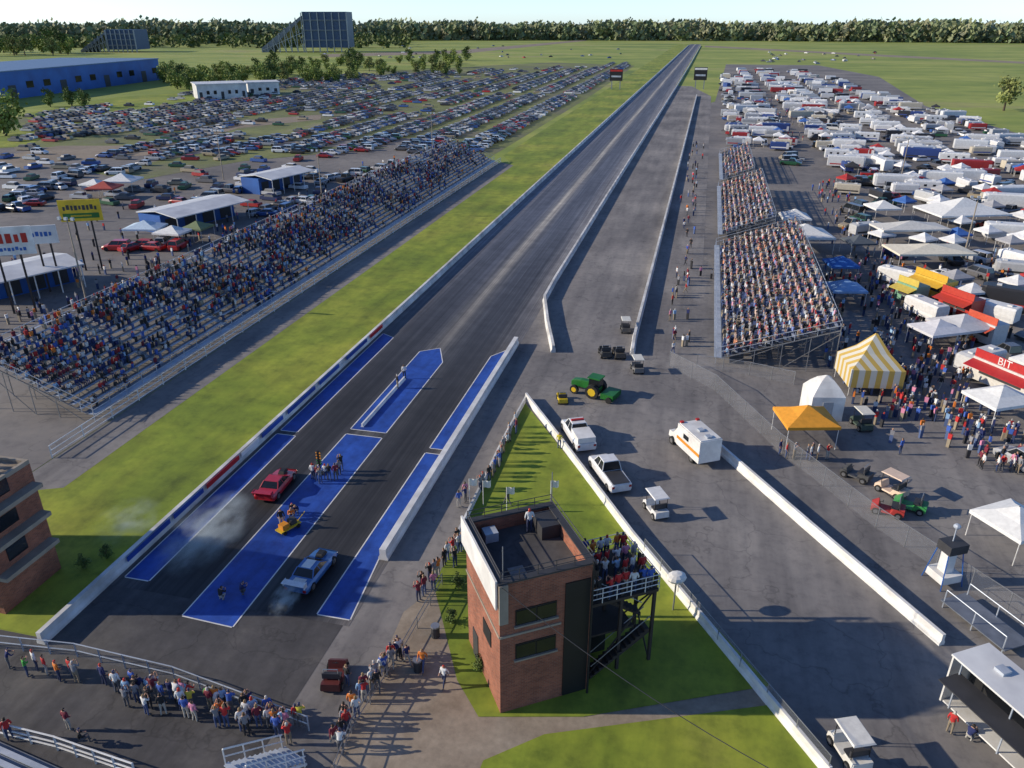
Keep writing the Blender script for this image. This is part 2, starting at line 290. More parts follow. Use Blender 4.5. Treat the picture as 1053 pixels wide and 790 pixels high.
def human(name, **ov):
    J = {}
    for k, v in BASE.items():
        if k[-1] == 'L' and len(k) == 3: J[k] = Vector(v); J[k[:2]+'R'] = Vector((-v[0], v[1], v[2]))
        else: J[k] = Vector(v)
    for k, v in ov.items():
        if k[-1] == 'B': J[k[:2]+'L'] = Vector(v); J[k[:2]+'R'] = Vector((-v[0], v[1], v[2]))
        else: J[k] = Vector(v)
    ks = list(J); me = bpy.data.meshes.new('skel'); me.from_pydata([J[k] for k in ks], [(ks.index(a), ks.index(b)) for a, b in EDG], [])
    o = bpy.data.objects.new('skel', me); col.objects.link(o)
    o.modifiers.new('s', 'SKIN'); su = o.modifiers.new('u', 'SUBSURF'); su.levels = 1; su.render_levels = 1
    for i, k in enumerate(ks):
        r = RAD[k if k in RAD else k[:2]]; sv = me.skin_vertices[0].data[i]; sv.radius = (r, r*(.8 if k in ('che','spi','pel') else 1)); sv.use_root = (k == 'pel')
    dg = bpy.context.evaluated_depsgraph_get(); dg.update()
    nmsh = bpy.data.meshes.new_from_object(o.evaluated_get(dg)); nmsh.name = name
    bpy.data.objects.remove(o)
    nmsh.materials.clear()
    for q in (M_shirt, M_pants, M_shoe, M_skin, M_hair): nmsh.materials.append(q)
    for f in nmsh.polygons:
        c = f.center; best = 9; z = 0
        for a, b_ in EDG:
            A, B = J[a], J[b_]; t = max(0, min(1, (c-A).dot(B-A)/(B-A).length_squared)); d = (c-A-(B-A)*t).length
            if d < best:
                best = d; q = b_ if t > .5 else a; z = ZONE[q if q in ZONE else q[:2]]
                if a == 'pel' and b_ == 'spi': z = 0 if t > .15 else 1
                if a == 'an'+b_[-1]: z = 2
                if a in ('nec','hea'): z = 3
                if a == 'che' and b_ == 'nec': z = 0 if t < .8 else 3
        if z in (3, 4) and c.z > J['nec'].z+.03: z = 4 if (c.z > J['hea'].z+.045 or c.y < J['hea'].y-.035) else 3
        f.material_index = z; f.use_smooth = True
    return nmsh
POSE = {
 'standing': human('person', elR=(.26,0,1.15), wrR=(.2,.16,1.0), haR=(.14,.22,1.02)),
 'standing at ease': human('person', toL=(-.17,.13,.04), anL=(-.16,-.03,.08), knL=(-.13,.05,.5)),
 'leaning on the rail': human('person', spi=(0,.04,1.15), che=(0,.12,1.33), nec=(0,.17,1.46), hea=(0,.22,1.57), top=(0,.22,1.66), shB=(-.18,.13,1.38), elB=(-.27,.28,1.14), wrB=(-.16,.48,1.12), haB=(-.08,.53,1.13)),
 'walking': human('person', knL=(-.1,.2,.52), anL=(-.11,.32,.12), toL=(-.12,.48,.09), knR=(.1,-.02,.5), anR=(.11,-.32,.14), toR=(.12,-.2,.04), elL=(-.25,-.14,1.16), wrL=(-.25,-.14,.92), haL=(-.24,-.1,.83), wrR=(.24,.2,.98), haR=(.23,.28,.95)),
 'raising a camera': human('person', elB=(-.26,.16,1.22), wrB=(-.1,.28,1.5), haB=(-.04,.26,1.58)),
 'sitting': human('person', pel=(0,0,.55), spi=(0,.0,.75), che=(0,.05,.96), nec=(0,.08,1.1), hea=(0,.11,1.22), top=(0,.11,1.3), shB=(-.18,.05,1.02), elB=(-.25,.14,.76), wrB=(-.15,.36,.68), haB=(-.1,.44,.68), hiB=(-.1,.05,.52), knB=(-.12,.45,.52), anB=(-.12,.42,.1), toB=(-.13,.58,.05)),
 'crouching': human('person', pel=(0,-.1,.4), spi=(0,-.02,.58), che=(0,.08,.77), nec=(0,.14,.9), hea=(0,.2,1.01), top=(0,.2,1.09), shB=(-.18,.09,.82), elB=(-.24,.25,.62), wrB=(-.1,.42,.75), haB=(-.05,.46,.8), hiB=(-.11,-.05,.38), knB=(-.16,.28,.46), anB=(-.13,-.02,.1), toB=(-.14,.14,.04)),
}
SH = dict([('red',(.5,.03,.03)),('white',(.72,.72,.71)),('blue',(.05,.12,.45)),('black',(.02,.02,.022)),('grey',(.25,.25,.27)),('green',(.06,.35,.06)),('yellow',(.65,.55,.06)),('pink',(.65,.25,.38)),('orange',(.7,.2,.03)),('light blue',(.3,.48,.7)),('maroon',(.18,.02,.04)),('navy',(.02,.03,.12))])
SHN = ['red','white','blue','black','grey','light blue','navy','white','black','maroon','orange','pink','black','navy','red','grey','grey','white']
npers = [0]
def person(loc, rz, pose, c, label, group=None, s=1.0):
    o = put(POSE[pose], 'person', None, loc, rz, SH[c]); o.scale = (s,s,s); npers[0] += 1
    return tag(o, label, 'person', group)
def line(poly, n, place, target, poses, cols=None, jit=.4, end='left', z=0, grp=None):
    pts = [P(q[0], q[1], z) for q in poly]; Ls = [(b-a).length for a, b in zip(pts, pts[1:])]; T = sum(Ls)
    for i in range(n):
        d = T*(i+.5+R.uniform(-.3,.3))/n; k = 0
        while k < len(Ls)-1 and d > Ls[k]: d -= Ls[k]; k += 1
        q = pts[k]+(pts[k+1]-pts[k])*d/Ls[k]+Vector((R.uniform(-jit,jit), R.uniform(-jit,jit), 0)); q.z = z if z else .05
        t = P(*target); rz = math.atan2(-(t.x-q.x), t.y-q.y)+R.uniform(-.4,.4); pz = R.choice(poses); c = (cols[i % len(cols)] if cols else R.choice(SHN))
        person(q, rz, pz, c, f'person in {c} {place}, {ORD(i+1)} from {end}', grp or ('people '+place), R.uniform(.93,1.06))
ST = ['standing','standing at ease','standing','raising a camera']
line([(8,690),(78,700),(112,704)], 8, 'behind the bottom left railing', (300,500), ST+['leaning on the rail'], ['navy','green','white','red','orange','red','grey'])
line([(118,712),(180,722),(250,738),(312,752)], 34, 'in the crowd at the staging railing', (330,480), ST+['leaning on the rail'], ['orange','white','light blue','blue','black','navy','light blue','white','maroon','blue','navy','white','light blue','pink','red','yellow','green','maroon'])
line([(125,725),(250,750),(305,762)], 16, 'in the second crowd line above the staging area', (330,480), ST)
line([(345,775),(358,752),(372,728),(392,698),(415,676)], 22, 'on the walkway left of the brick tower', (330,560), ST+['leaning on the rail','walking'], end='near end')
line([(432,622),(445,600),(462,585),(475,560)], 14, 'by the kerb behind the dividing wall', (330,500), ST, end='near end')
line([(470,525),(486,510),(498,500),(508,482),(522,462),(532,440)], 18, 'along the left edge of the island lawn', (330,430), ST+['sitting'], end='near end')
line([(404,670),(418,682),(455,705)], 4, 'strolling on the tan walkway', (430,780), ['walking'])
line([(316,495),(330,498),(344,492),(352,486)], 9, 'on the blue island by the starting lights', (330,420), ST, ['black','white','maroon','grey'])
line([(284,545),(300,532),(312,522)], 4, 'crewing by the small yellow cart', (300,620), ['standing','crouching'], ['black','orange','navy','black'])
for x, y, pz, c, w in ((228,618,'crouching','black','crouching near the tip of the blue island'),(249,612,'crouching','navy','crouching behind the starting line on the blue island'),(409,400,'standing','black','standing on the far blue island'),(416,390,'standing','white','standing on the far part of the blue island'),(84,768,'sitting','black','sitting in the bottom left stand area'),(72,752,'standing','maroon','standing alone in the bottom left corner'),(12,762,'standing','red','standing at the left edge near the bottom'),
        (522,520,'walking','black','walking on the sunlit lawn'),(975,755,'standing','red','standing in front of the big white race trailer'),(995,762,'crouching','navy','crouching by the big white race trailer'),(575,462,'standing','yellow','standing by the white tow truck'),(925,468,'standing','blue','standing beside the carts'),(358,706,'standing','black','standing beside the dark buggy on the staging pavement')):
    person(P(x, y)+Vector((0,0,.05)), R.uniform(-1,1), pz, c, f'person in {c} top {w}')
line([(1000,480),(1040,488),(1052,470)], 12, 'near the vendor stalls on the right edge', (900,480), ST+['walking'])
line([(800,470),(850,474)], 9, 'under the orange canopy', (900,500), ST)
line([(970,405),(1000,360),(960,330)], 14, 'queueing by the vendor stalls', (1020,380), ['standing','walking'], jit=2, end='near end')
line([(697,372),(690,345),(700,300),(707,240),(712,200)], 18, 'along the fence left of the right grandstand', (600,300), ['standing','walking'], jit=1, end='near end')

# ------------------------------------------------------------------ grandstands
crowdmb = MB()
def lowman(b, x, y, z, ang, c, stand=False):
    hh = R.uniform(.9,1.06); pc = R.choice([(.03,.05,.12),(.03,.03,.035),(.3,.25,.18),(.08,.12,.25)]); f = (math.cos(ang), math.sin(ang)); rz = ang-math.pi/2
    if not stand:
        b.box(x+f[0]*.22, y+f[1]*.22, z+.4, .34, .5, .16, 0, rz, c=pc); b.box(x+f[0]*.42, y+f[1]*.42, z, .3, .16, .42, 0, rz, c=pc); zt = z+.5
    else: b.box(x, y, z, .28, .2, .85, 0, rz, c=pc, tx=1.15); zt = z+.8
    b.box(x, y, zt, .3, .2, .54*hh, 0, rz, 1.3, .85, c=c)
    hc = R.choice([(.42,.25,.17),(.05,.035,.025),(.3,.28,.26),(.4,.04,.03),(.45,.28,.19),(.1,.07,.04),(.5,.5,.48),(.05,.035,.02)])
    b.ell(x+f[0]*.03, y+f[1]*.03, zt+.54*hh+.15, .1, .11, .13, 0, 6, 3, c=hc)
CR = [SH[k] for k in SHN]
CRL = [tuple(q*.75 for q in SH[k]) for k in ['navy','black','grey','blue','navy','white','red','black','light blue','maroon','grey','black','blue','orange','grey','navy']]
def stand(label, xf, sgn, y0, y1, n, dx, dz, z0, dens, quota, place, pal, aisle=13):
    root = E('grandstand', (xf, y0, 0), 0, label, 'grandstand')
    segs = []; y = y0
    while y < y1-2: segs.append((y, min(y+aisle-1.1, y1))); y += aisle
    for i in range(n):
        x = sgn*dx*i; z = z0+dz*i; b = MB(); f = MB()
        for a, c in segs: b.box(x, (a+c)/2-y0, z+.4, .3, c-a, .05)
        f.box(x-sgn*.42, (y1-y0)/2, z-.04, .52, y1-y0, .05)
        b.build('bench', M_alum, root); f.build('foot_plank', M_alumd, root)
    fr = MB(); y = 0; X1 = sgn*dx*(n-.4); Z1 = z0+dz*(n-1)
    while y <= y1-y0+.1:
        fr.tube((-sgn*.6,y,z0-.1),(X1,y,Z1-.1),.07,n=4); fr.tube((X1,y,0),(X1,y,Z1+1.1),.06,n=4)
        for k in (.25,.5,.75): fr.tube((X1*k,y,0),(X1*k,y,z0+(Z1-z0)*k),.05,n=4)
        fr.tube((0,y,0),(X1*.5,y,z0+(Z1-z0)*.5-.1),.04,n=4); fr.tube((X1*.5,y,0),(X1,y,Z1*.9),.04,n=4); y += 3
    fr.build('support_frame', M_steel, root)
    rl = MB(); L = y1-y0
    for h in (.45,1.05): rl.tube((X1,0,Z1+h),(X1,L,Z1+h),.04,n=4); rl.tube((-sgn*1.3,0,z0+h-.1),(-sgn*1.3,L,z0+h-.1),.04,n=4)
    for yy in (0, L):
        for h in (.5,1.1): rl.tube((-sgn*1.3,yy,z0+h),(X1,yy,Z1+h),.04,n=4)
        for k in range(6): rl.tube((X1*k/5,yy,z0+(Z1-z0)*k/5),(X1*k/5,yy,z0+(Z1-z0)*k/5+1.1),.035,n=4)
    k = 0
    while k <= L: rl.tube((-sgn*1.3,k,0),(-sgn*1.3,k,z0+.95),.04,n=4); k += 2.5
    rl.build('guard_rail', M_alum, root)
    w = MB(); w.box(-sgn*1.0, L/2, z0-.12, 1.0, L, .06); w.build('front_walkway', M_alum, root)
    for a, c in segs[:-1]:
        s = MB(); prof = [(0,-.12)]
        for i in range(n): prof += [(dx*i-.15,dz*i+.03),(dx*i+.22,dz*i+.03),(dx*i+.22,dz*i+.2),(dx*(i+1)-.15,dz*i+.2)]
        prof.append((dx*n,dz*(n-1)-.1))
        s.loft([[(sgn*px,yy-y0,z0+pz) for px, pz in prof] for yy in (c+.15,c+.95)]); s.build('stair', M_alum, root)
    ppl = []
    for i in range(n):
        y = y0+.4
        while y < y1-.3:
            ina = any(c < y < c+1.1 for a, c in segs); t = (y-y0)/(y1-y0)
            if R.random() < (.12 if ina else 1)*dens(t, i/(n-1), y): ppl.append((xf+sgn*dx*i+R.uniform(-.14,.14), y, z0+dz*i, i))
            y += R.uniform(.42,.64)
    ppl.sort(key=lambda q: q[0]**2+q[1]**2+(36-q[2])**2)
    cnt = {}; ang = 0 if sgn < 0 else math.pi
    ind = sorted(ppl[:quota], key=lambda q: q[1])
    for x, y, z, i in ind:
        cnt[i] = cnt.get(i, 0)+1; c = R.choice(['navy','black','grey','blue','white','red','black','light blue','maroon'])
        person((x, y, z-.08), ang-math.pi/2+R.uniform(-.3,.3), 'sitting', c, f'person in {c} seated {place}, row {i+1} up, {ORD(cnt[i])} from near end', 'spectators seated '+place)
    for x, y, z, i in ppl[quota:]: lowman(crowdmb, x, y, z, ang+R.uniform(-.5,.5), R.choice(pal), R.random() < .08)
def dl(t, r, y):
    g = .5+.35*math.sin(y*.21+r*4)+.28*math.sin(y*.083-r*6+1)+.15*math.sin(y*.9+r*9)
    base = .85 if t < .42 else .85-(t-.42)*1.05
    return base*max(.08,min(1,.25+g*1.05))*(1-.3*r*max(0,t-.3))*(1 if r > .22 else (.3 if r < .1 else .6))
stand('long aluminium left grandstand beside the grass verge', -57.2, -1, 57, 216, 14, .82, .37, .9, dl, 60, 'in left grandstand', CRL)
PALR = [tuple(min(1,q*.7+.13) for q in c) for c in CR]+[(.55,.4,.33)]*4  # clothing paled towards pink, sunlit look put into the palette
stand('widest near section of the right grandstand', 5.2, 1, 86, 137, 14, .85, .34, .9, lambda t, r, y: .86-.22*t*r-.12*math.sin(y*.5+r*5), 20, 'in near right grandstand', PALR)
stand('narrower middle section of the right grandstand', 5.8, 1, 145, 192, 10, .85, .36, .9, lambda t, r, y: .78-.25*r, 0, 'in middle right grandstand', PALR)
stand('small far section of the right grandstand', 6.4, 1, 201, 243, 8, .85, .36, .9, lambda t, r, y: .5-.2*t, 0, 'in far right grandstand', PALR)
def mill(poly, n, jit):
    pts = [P(*q) for q in poly]
    for i in range(n):
        k = R.randrange(len(pts)-1); q = pts[k].lerp(pts[k+1], R.random()); lowman(crowdmb, q.x+R.gauss(0,jit), q.y+R.gauss(0,jit), .04, R.uniform(0,6.28), R.choice(CR), True)
mill([(905,440),(935,400),(925,350),(905,300),(880,240),(850,190)], 270, 2.3)
mill([(1040,470),(1000,440),(960,400),(980,370)], 90, 2.5); mill([(940,350),(990,290),(1040,270)], 90, 4); mill([(700,360),(706,270),(716,150)], 50, 1.2)
mill([(0,335),(70,325),(130,290),(200,258),(300,215),(420,165)], 130, 4); mill([(10,300),(100,260),(180,200)], 60, 8); mill([(800,150),(790,100)], 60, 5); mill([(880,380),(850,330),(838,270)], 50, 2)
tag(crowdmb.build('spectator_crowd', M_col), 'dense crowd of spectators filling the grandstands and the alleys behind them', 'crowd', None, 'stuff')

# ------------------------------------------------------------------ vehicles
def wheelmb(x, y, r=.34, w=.24):
    t = MB(); t.tube((x-w/2,y,r),(x+w/2,y,r),r,0,12); h = MB(); s = 1 if x > 0 else -1
    h.tube((x+s*w/2,y,r),(x+s*(w/2+.015),y,r),r*.6,0,8); return t, h
def carparts(kind):
    K = dict(sedan=(4.7,1.84,.98,-1.75,1.15,-1.2,.35,1.42), hatch=(4.2,1.8,1.0,-2.0,.95,-1.75,.2,1.48), suv=(4.8,1.95,1.12,-2.3,1.15,-2.1,.45,1.78), pickup=(5.6,2.0,1.1,-.55,1.5,-.35,.85,1.85), racer=(4.7,1.85,.82,-1.3,.9,-.8,.15,1.22), van=(5.4,2.0,1.2,-2.65,1.9,-2.6,1.2,2.1))[kind]
    L, W, zb, c0, c1, r0, r1, zr = K; w = W/2; l = L/2; body = MB(); win = MB()
    def sec(y, hw, z0, zt): return [(-hw*.93,y,z0),(-hw,y,z0+.2),(-hw,y,zt-.18),(-hw*.86,y,zt),(hw*.86,y,zt),(hw,y,zt-.18),(hw,y,z0+.2),(hw*.93,y,z0)]
    hood = zb-(.1 if kind != 'van' else .15)
    body.loft([sec(-l,w*.88,.35,zb-.12),sec(-l+.15,w*.97,.25,zb-.02),sec(c0,w,.22,zb),sec(c1,w,.22,zb),sec(l-.5,w*.98,.24,hood-.05),sec(l-.08,w*.9,.28,hood-.2),sec(l,w*.82,.36,hood-.3)])
    a = w*.86; t = w*.68; zc = zb-.02
    v = [(-a,c0,zc),(a,c0,zc),(a,c1,zc),(-a,c1,zc),(-t,r0,zr),(t,r0,zr),(t,r1,zr),(-t,r1,zr)]
    win.add(v, [(0,1,5,4),(1,2,6,5),(2,3,7,6),(3,0,4,7)])
    body.box(0,(r0+r1)/2,zr-.01,t*2.04,(r1-r0)*1.03,.05,0,0,.94,.94)
    for sx in (-1,1):
        for (p, q) in ((v[0],v[4]),(v[3],v[7])): body.tube((-sx*p[0],p[1],p[2]),(-sx*q[0],q[1],q[2]),.045,n=4)
        m0 = (c0+c1)/2; body.tube((sx*a*.995,m0,zc),(sx*t*.995,(r0+r1)/2,zr),.04,n=4)
    if kind == 'pickup': body.box(0,-1.68,zb-.01,1.5,2.1,.02,1)
    hl = []; tl = []
    for s in (-1,1):
        h = MB(); h.box(s*w*.66,l-.06,hood-.42,.32,.1,.16); hl.append(h)
        h = MB(); h.box(s*w*.76,-l+.02,zb-.4,.22,.08,.2); tl.append(h)
    wy = l-.85
    wh = [wheelmb(s*(w-.12), q*wy, .34 if kind in('sedan','hatch','racer') else .39) for s in (-1,1) for q in (1,-1)]
    return body, win, wh, hl, tl
def near_car(kind, loc, rz, color, label, cat, extra=None):
    body, win, wh, hl, tl = carparts(kind); root = E('race_car' if kind == 'racer' else 'parked_'+kind, loc, rz, label, cat)
    o = body.build('body', [M_paint, M_dark], root); o.color = rgb(color); win.build('window', M_glass, root)
    for t, h in wh: w = t.build('tyre', M_tyre, root); h.build('rim', M_rim, w)
    for h in hl: h.build('headlight', M_lamp, root)
    for h in tl: h.build('tail_light', M_tail, root)
    if extra: extra(root, color)
    return root
FAR = {}
for k in ('sedan','hatch','suv','pickup','van'):
    body, win, wh, hl, tl = carparts(k); b = MB()
    b.join(body); win.m = [2]*len(win.f); b.join(win)
    for t, h in wh: t.m = [3]*len(t.f); b.join(t)
    for h in hl: h.m = [4]*len(h.f); b.join(h)
    FAR[k] = b.mesh('parked_'+k, [M_paint, M_dark, M_glass, M_tyre, M_lamp])
CC = [('white',(.75,.75,.74)),('silver',(.42,.43,.45)),('black',(.02,.02,.022)),('dark grey',(.1,.1,.11)),('red',(.36,.02,.02)),('blue',(.03,.09,.3)),('tan',(.36,.3,.2)),('dark green',(.02,.09,.04)),('silver',(.5,.5,.52)),('white',(.8,.8,.8)),('navy',(.015,.025,.09)),('dark grey',(.14,.14,.15)),('silver',(.33,.36,.4)),('black',(.03,.03,.035))]
KN = dict(sedan='sedan', hatch='hatchback', suv='utility car', pickup='pickup truck', van='van')
def farcar(x, y, rz, place, group, kinds=('sedan','hatch','suv','pickup','suv','sedan'), color=None):
    k = R.choice(kinds); n, c = color or R.choice(CC); occ.append((x,y))
    o = put(FAR[k], 'parked_'+{'hatch':'hatchback','suv':'suv','sedan':'sedan','pickup':'pickup','van':'van'}[k], None, (x,y,.03), rz, c)
    tag(o, f'{n} {KN[k]} {place}', 'car' if k != 'pickup' else 'pickup truck', group)
def lodcar(b, x, y, rz, c):
    h = R.choice([1.0,1.0,1.15]); l = R.uniform(4.2,5.2)
    b.box(x,y,.25,1.75,l,.65*h,0,rz,.95,.97,c=c); b.box(x,y,.0,1.65,l*.75,.3,0,rz,c=(.02,.02,.02)); b.box(x,y,.9*h,1.5,l*.55,.5*h,0,rz,.8,.7,c=(.03,.035,.045))
    b.box(x,y,1.39*h,1.22,l*.4,.05,0,rz,c=c)
# car park rows left of the strip
rows = []; carmb = MB(); X = -53
for k in range(25):
    X -= 5.6 if k % 2 else 11.5
    ys = 232-k*3.0 if k < 14 else 190+(k-14)*9; ys += R.uniform(-6,10)
    ye = 790-k*10+R.uniform(-50,30); y = ys
    while y < ye:
        hole = math.sin(y*.021+k*.45)+math.sin(y*.047-k*.8)*.7+math.sin(X*.05)*.3
        pr = .93 if (hole > -.75 or k < 5) else .1
        if int(y/62+k*.05) % 4 == 3 and (y % 62) < 12: pr = 0
        if R.random() < pr: rows.append((X+R.uniform(-.5,.5)-y*.01, y, k, math.pi/2*R.choice((1,-1))+R.uniform(-.08,.08)))
        y += R.uniform(2.8,3.6)
rows.sort(key=lambda q: q[0]**2+q[1]**2)
cnt = {}
for x, y, k, rz in rows[:150]:
    cnt[k] = cnt.get(k, 0)+1
    farcar(x, y, rz, f'in left car park row {k+1}, {ORD(cnt[k])} from near end', 'cars parked in rows on the left field')
for x, y, k, rz in rows[150:]: lodcar(carmb, x, y, rz, R.choice(CC)[1])
for j, (x0, y0, x1, y1, n, w) in enumerate(((8,205,70,190,9,'by the billboards'),(118,262,188,252,6,'in the show car line'),(260,225,330,205,9,'beside the long shed'),(330,190,440,168,14,'behind the far left grandstand'),(60,185,150,172,10,'at upper edge of left lot'),(0,220,50,205,6,'at the left frame edge'),(180,215,330,180,12,'around the smaller blue shed'))):
    for i in range(n):
        q = P(x0+(x1-x0)*(i+.5)/n+R.uniform(-3,3), y0+(y1-y0)*(i+.5)/n+R.uniform(-4,4))
        farcar(q.x, q.y, R.choice((0,math.pi/2))+R.uniform(-.3,.3), f'{w}, {ORD(i+1)} from the left', 'cars scattered in the left lot', color=('red',(.5,.02,.02)) if j == 1 and i != 4 else None)
# trailers and motorhomes
def trailermb(L, W, Hh, motor=False, nw=0):
    b = MB(); w = W/2; l = L/2; z = .55
    def s(y, k=1, d=0): return [(-w*k,y,z+d),(-w*k,y,Hh-.25),(-w*k+.2,y,Hh-d),(w*k-.2,y,Hh-d),(w*k,y,Hh-.25),(w*k,y,z+d)]
    b.loft([s(-l,.97,.04),s(-l+.15),s(l-.5 if not motor else l-1.2),s(l,.9 if not motor else .97,.15 if not motor else .7)])
    for sx in (-1,1):
        b.box(sx*(w+.012),0,z+.35,.02,L*.86,.3,1)
        for k in range(nw): b.box(sx*(w+.012),L*(-.3+.25*k),Hh-1.2,.02,L*.08,.45,2)
        for q in ((-.12,-.02) if not motor else (-.25,.3)): b.tube((sx*(w-.3),L*q,.4),(sx*(w-.02),L*q,.4),.4,3,10)
    b.box(w+.014,L*.42,z+.1,.02,.75,1.65,4)
    for k in (-.3,.3): b.box(0,L*k,Hh-.01,.6,.6,.2,4)
    if motor: b.box(0,l-.42,1.6,W*.86,.5,.9,2,0,.95,.3)
    else: b.tube((0,l,.5),(0,l+1.1,.45),.07,3,4)
    return b
TM = [M_panel, M_strip, M_glass, M_tyre, M_roofw]
TR = {'trailer': trailermb(5.6,2.2,2.5).mesh('race_trailer', TM), 'hauler': trailermb(9.5,2.45,3.2).mesh('race_hauler', TM), 'motorhome': trailermb(7.5,2.35,2.9,True,3).mesh('motorhome', TM)}
TC = [('white',(.78,.78,.77)),('white',(.72,.73,.74)),('white',(.75,.75,.75)),('pale grey',(.5,.51,.52)),('black',(.03,.03,.035)),('cream',(.58,.52,.41)),('white',(.74,.74,.74)),('dark blue',(.03,.06,.22)),('white',(.66,.66,.66)),('silver',(.35,.36,.38)),('white',(.8,.8,.8)),('red',(.36,.03,.03)),('white',(.7,.7,.7)),('silver',(.45,.46,.48))]
def trailer(k, x, y, rz, c, label, group=None):
    occ.append((x,y)); return tag(put(TR[k], {'trailer':'race_trailer','hauler':'race_hauler','motorhome':'motorhome'}[k], None, (x,y,.02), rz, c[1]), label, 'trailer' if k != 'motorhome' else 'motorhome', group)
def canopymb(w, d, h, rise, val=.3):
    leg = MB(); leg.tube((0,0,0),(0,0,h),.035,0,5); r = MB()
    e = .15; a = w/2+e; c = d/2+e
    base = [(-a,-c,h),(a,-c,h),(a,c,h),(-a,c,h)]; mid = [(-a*.5,-c*.5,h+rise*.42),(a*.5,-c*.5,h+rise*.42),(a*.5,c*.5,h+rise*.42),(-a*.5,c*.5,h+rise*.42)]
    r.loft([[(p[0],p[1],h-val) for p in base], base, mid, [(p[0]*.03,p[1]*.03,h+rise) for p in base]], 0, False); return leg, r
CN = {}
def canopy(x, y, rz, w, d, h, rise, c, label, group=None, m=None, val=.3):
    key = (w,d,h,rise,m.name if m else ''); occ.append((x,y))
    if key not in CN: l, r = canopymb(w,d,h,rise,val); CN[key] = (l.mesh('leg', M_white), r.mesh('canopy_roof', m or M_canvas))
    root = E('canopy', (x,y,.03), rz, label, 'canopy', group)
    for i in (-1,1):
        for j in (-1,1): put(CN[key][0], 'leg', root, (i*w/2,j*d/2,0))
    put(CN[key][1], 'canopy_roof', root, color=c); return root
tb = MB(); cnt = {}; group = 'trailers and cars parked in the right pit rows'; tcount = 0
R2 = [(19,262,600),(24.5,232,700),(38,205,720),(44,196,700),(50,192,560),(62,188,690),(68,184,720),(81,160,600),(87.5,150,470),(98,140,400)]
CAN = [('white',(.8,.8,.8)),('blue',(.05,.15,.45)),('grey',(.4,.4,.42)),('white',(.8,.8,.8)),('white',(.76,.76,.76)),('red',(.42,.03,.03)),('black',(.04,.04,.045))]
for k, (X, y, ye) in enumerate(R2+[(11,262,640)]):
    while y < ye:
        x = X+R.gauss(0,1.1); u = R.random(); rz = math.pi/2*R.choice((1,-1))+R.gauss(0,.14); step = R.uniform(2.8,4.0)
        if R.random() < .1 or math.sin(y*.05+k*1.7) > .95: y += R.uniform(3,6); continue
        if R.random() < .1: rz += math.pi/2; step += 3
        w = lambda: f'in pit row {k+1}, {ORD(cnt[k])} from near end'
        if y < 420:
            if u < .28: cnt[k] = cnt.get(k,0)+1; c = R.choice(TC); trailer('trailer', x, y, rz, c, f'{c[0]} box trailer {w()}', group)
            elif u < .35: cnt[k] = cnt.get(k,0)+1; c = R.choice(TC[:4]); trailer('motorhome', x, y, rz, c, f'{c[0]} motorhome {w()}', group)
            elif u < .40: cnt[k] = cnt.get(k,0)+1; c = R.choice(TC); trailer('hauler', x, y, rz, c, f'{c[0]} long race hauler {w()}', group)
            elif u < .55: cnt[k] = cnt.get(k,0)+1; c = R.choice(CAN); canopy(x,y,rz,3.2,3.2,2.2,1.0,c[1],f'small {c[0]} canopy {w()}', group)
            elif tcount < 70: cnt[k] = cnt.get(k,0)+1; tcount += 1; farcar(x,y,rz,w(),group,('pickup','suv','pickup','van','sedan'))
            else: lodcar(carmb,x,y,rz,R.choice(CC)[1])
        else:
            c = R.choice(TC)[1]
            if u < .45: tb.box(x,y,.5,2.2,R.uniform(4.5,7.5),R.uniform(1.8,2.5),0,rz,.97,.99,c=c); tb.box(x,y,0,2.0,4,.5,0,rz,c=(.02,.02,.02))
            else: lodcar(carmb,x,y,rz,R.choice(CC)[1])
        y += step
tag(tb.build('distant_trailers', M_colc), 'far mass of parked trailers and trucks at the end of the right pit lot', 'trailers', None, 'stuff')
for i in range(60):
    q = P(R.uniform(775,905), R.uniform(54,66)) if i % 2 else P(R.uniform(330,640), R.uniform(47,60)); lodcar(carmb, q.x, q.y, R.uniform(0,3), R.choice(CC)[1])
for i in range(140):
    q = P(R.uniform(0,330), R.uniform(160,215))
    if free(q.x,q.y,5): lodcar(carmb, q.x, q.y, R.choice((0,1.57))+R.uniform(-.3,.3), R.choice(CC)[1]); occ.append((q.x,q.y))
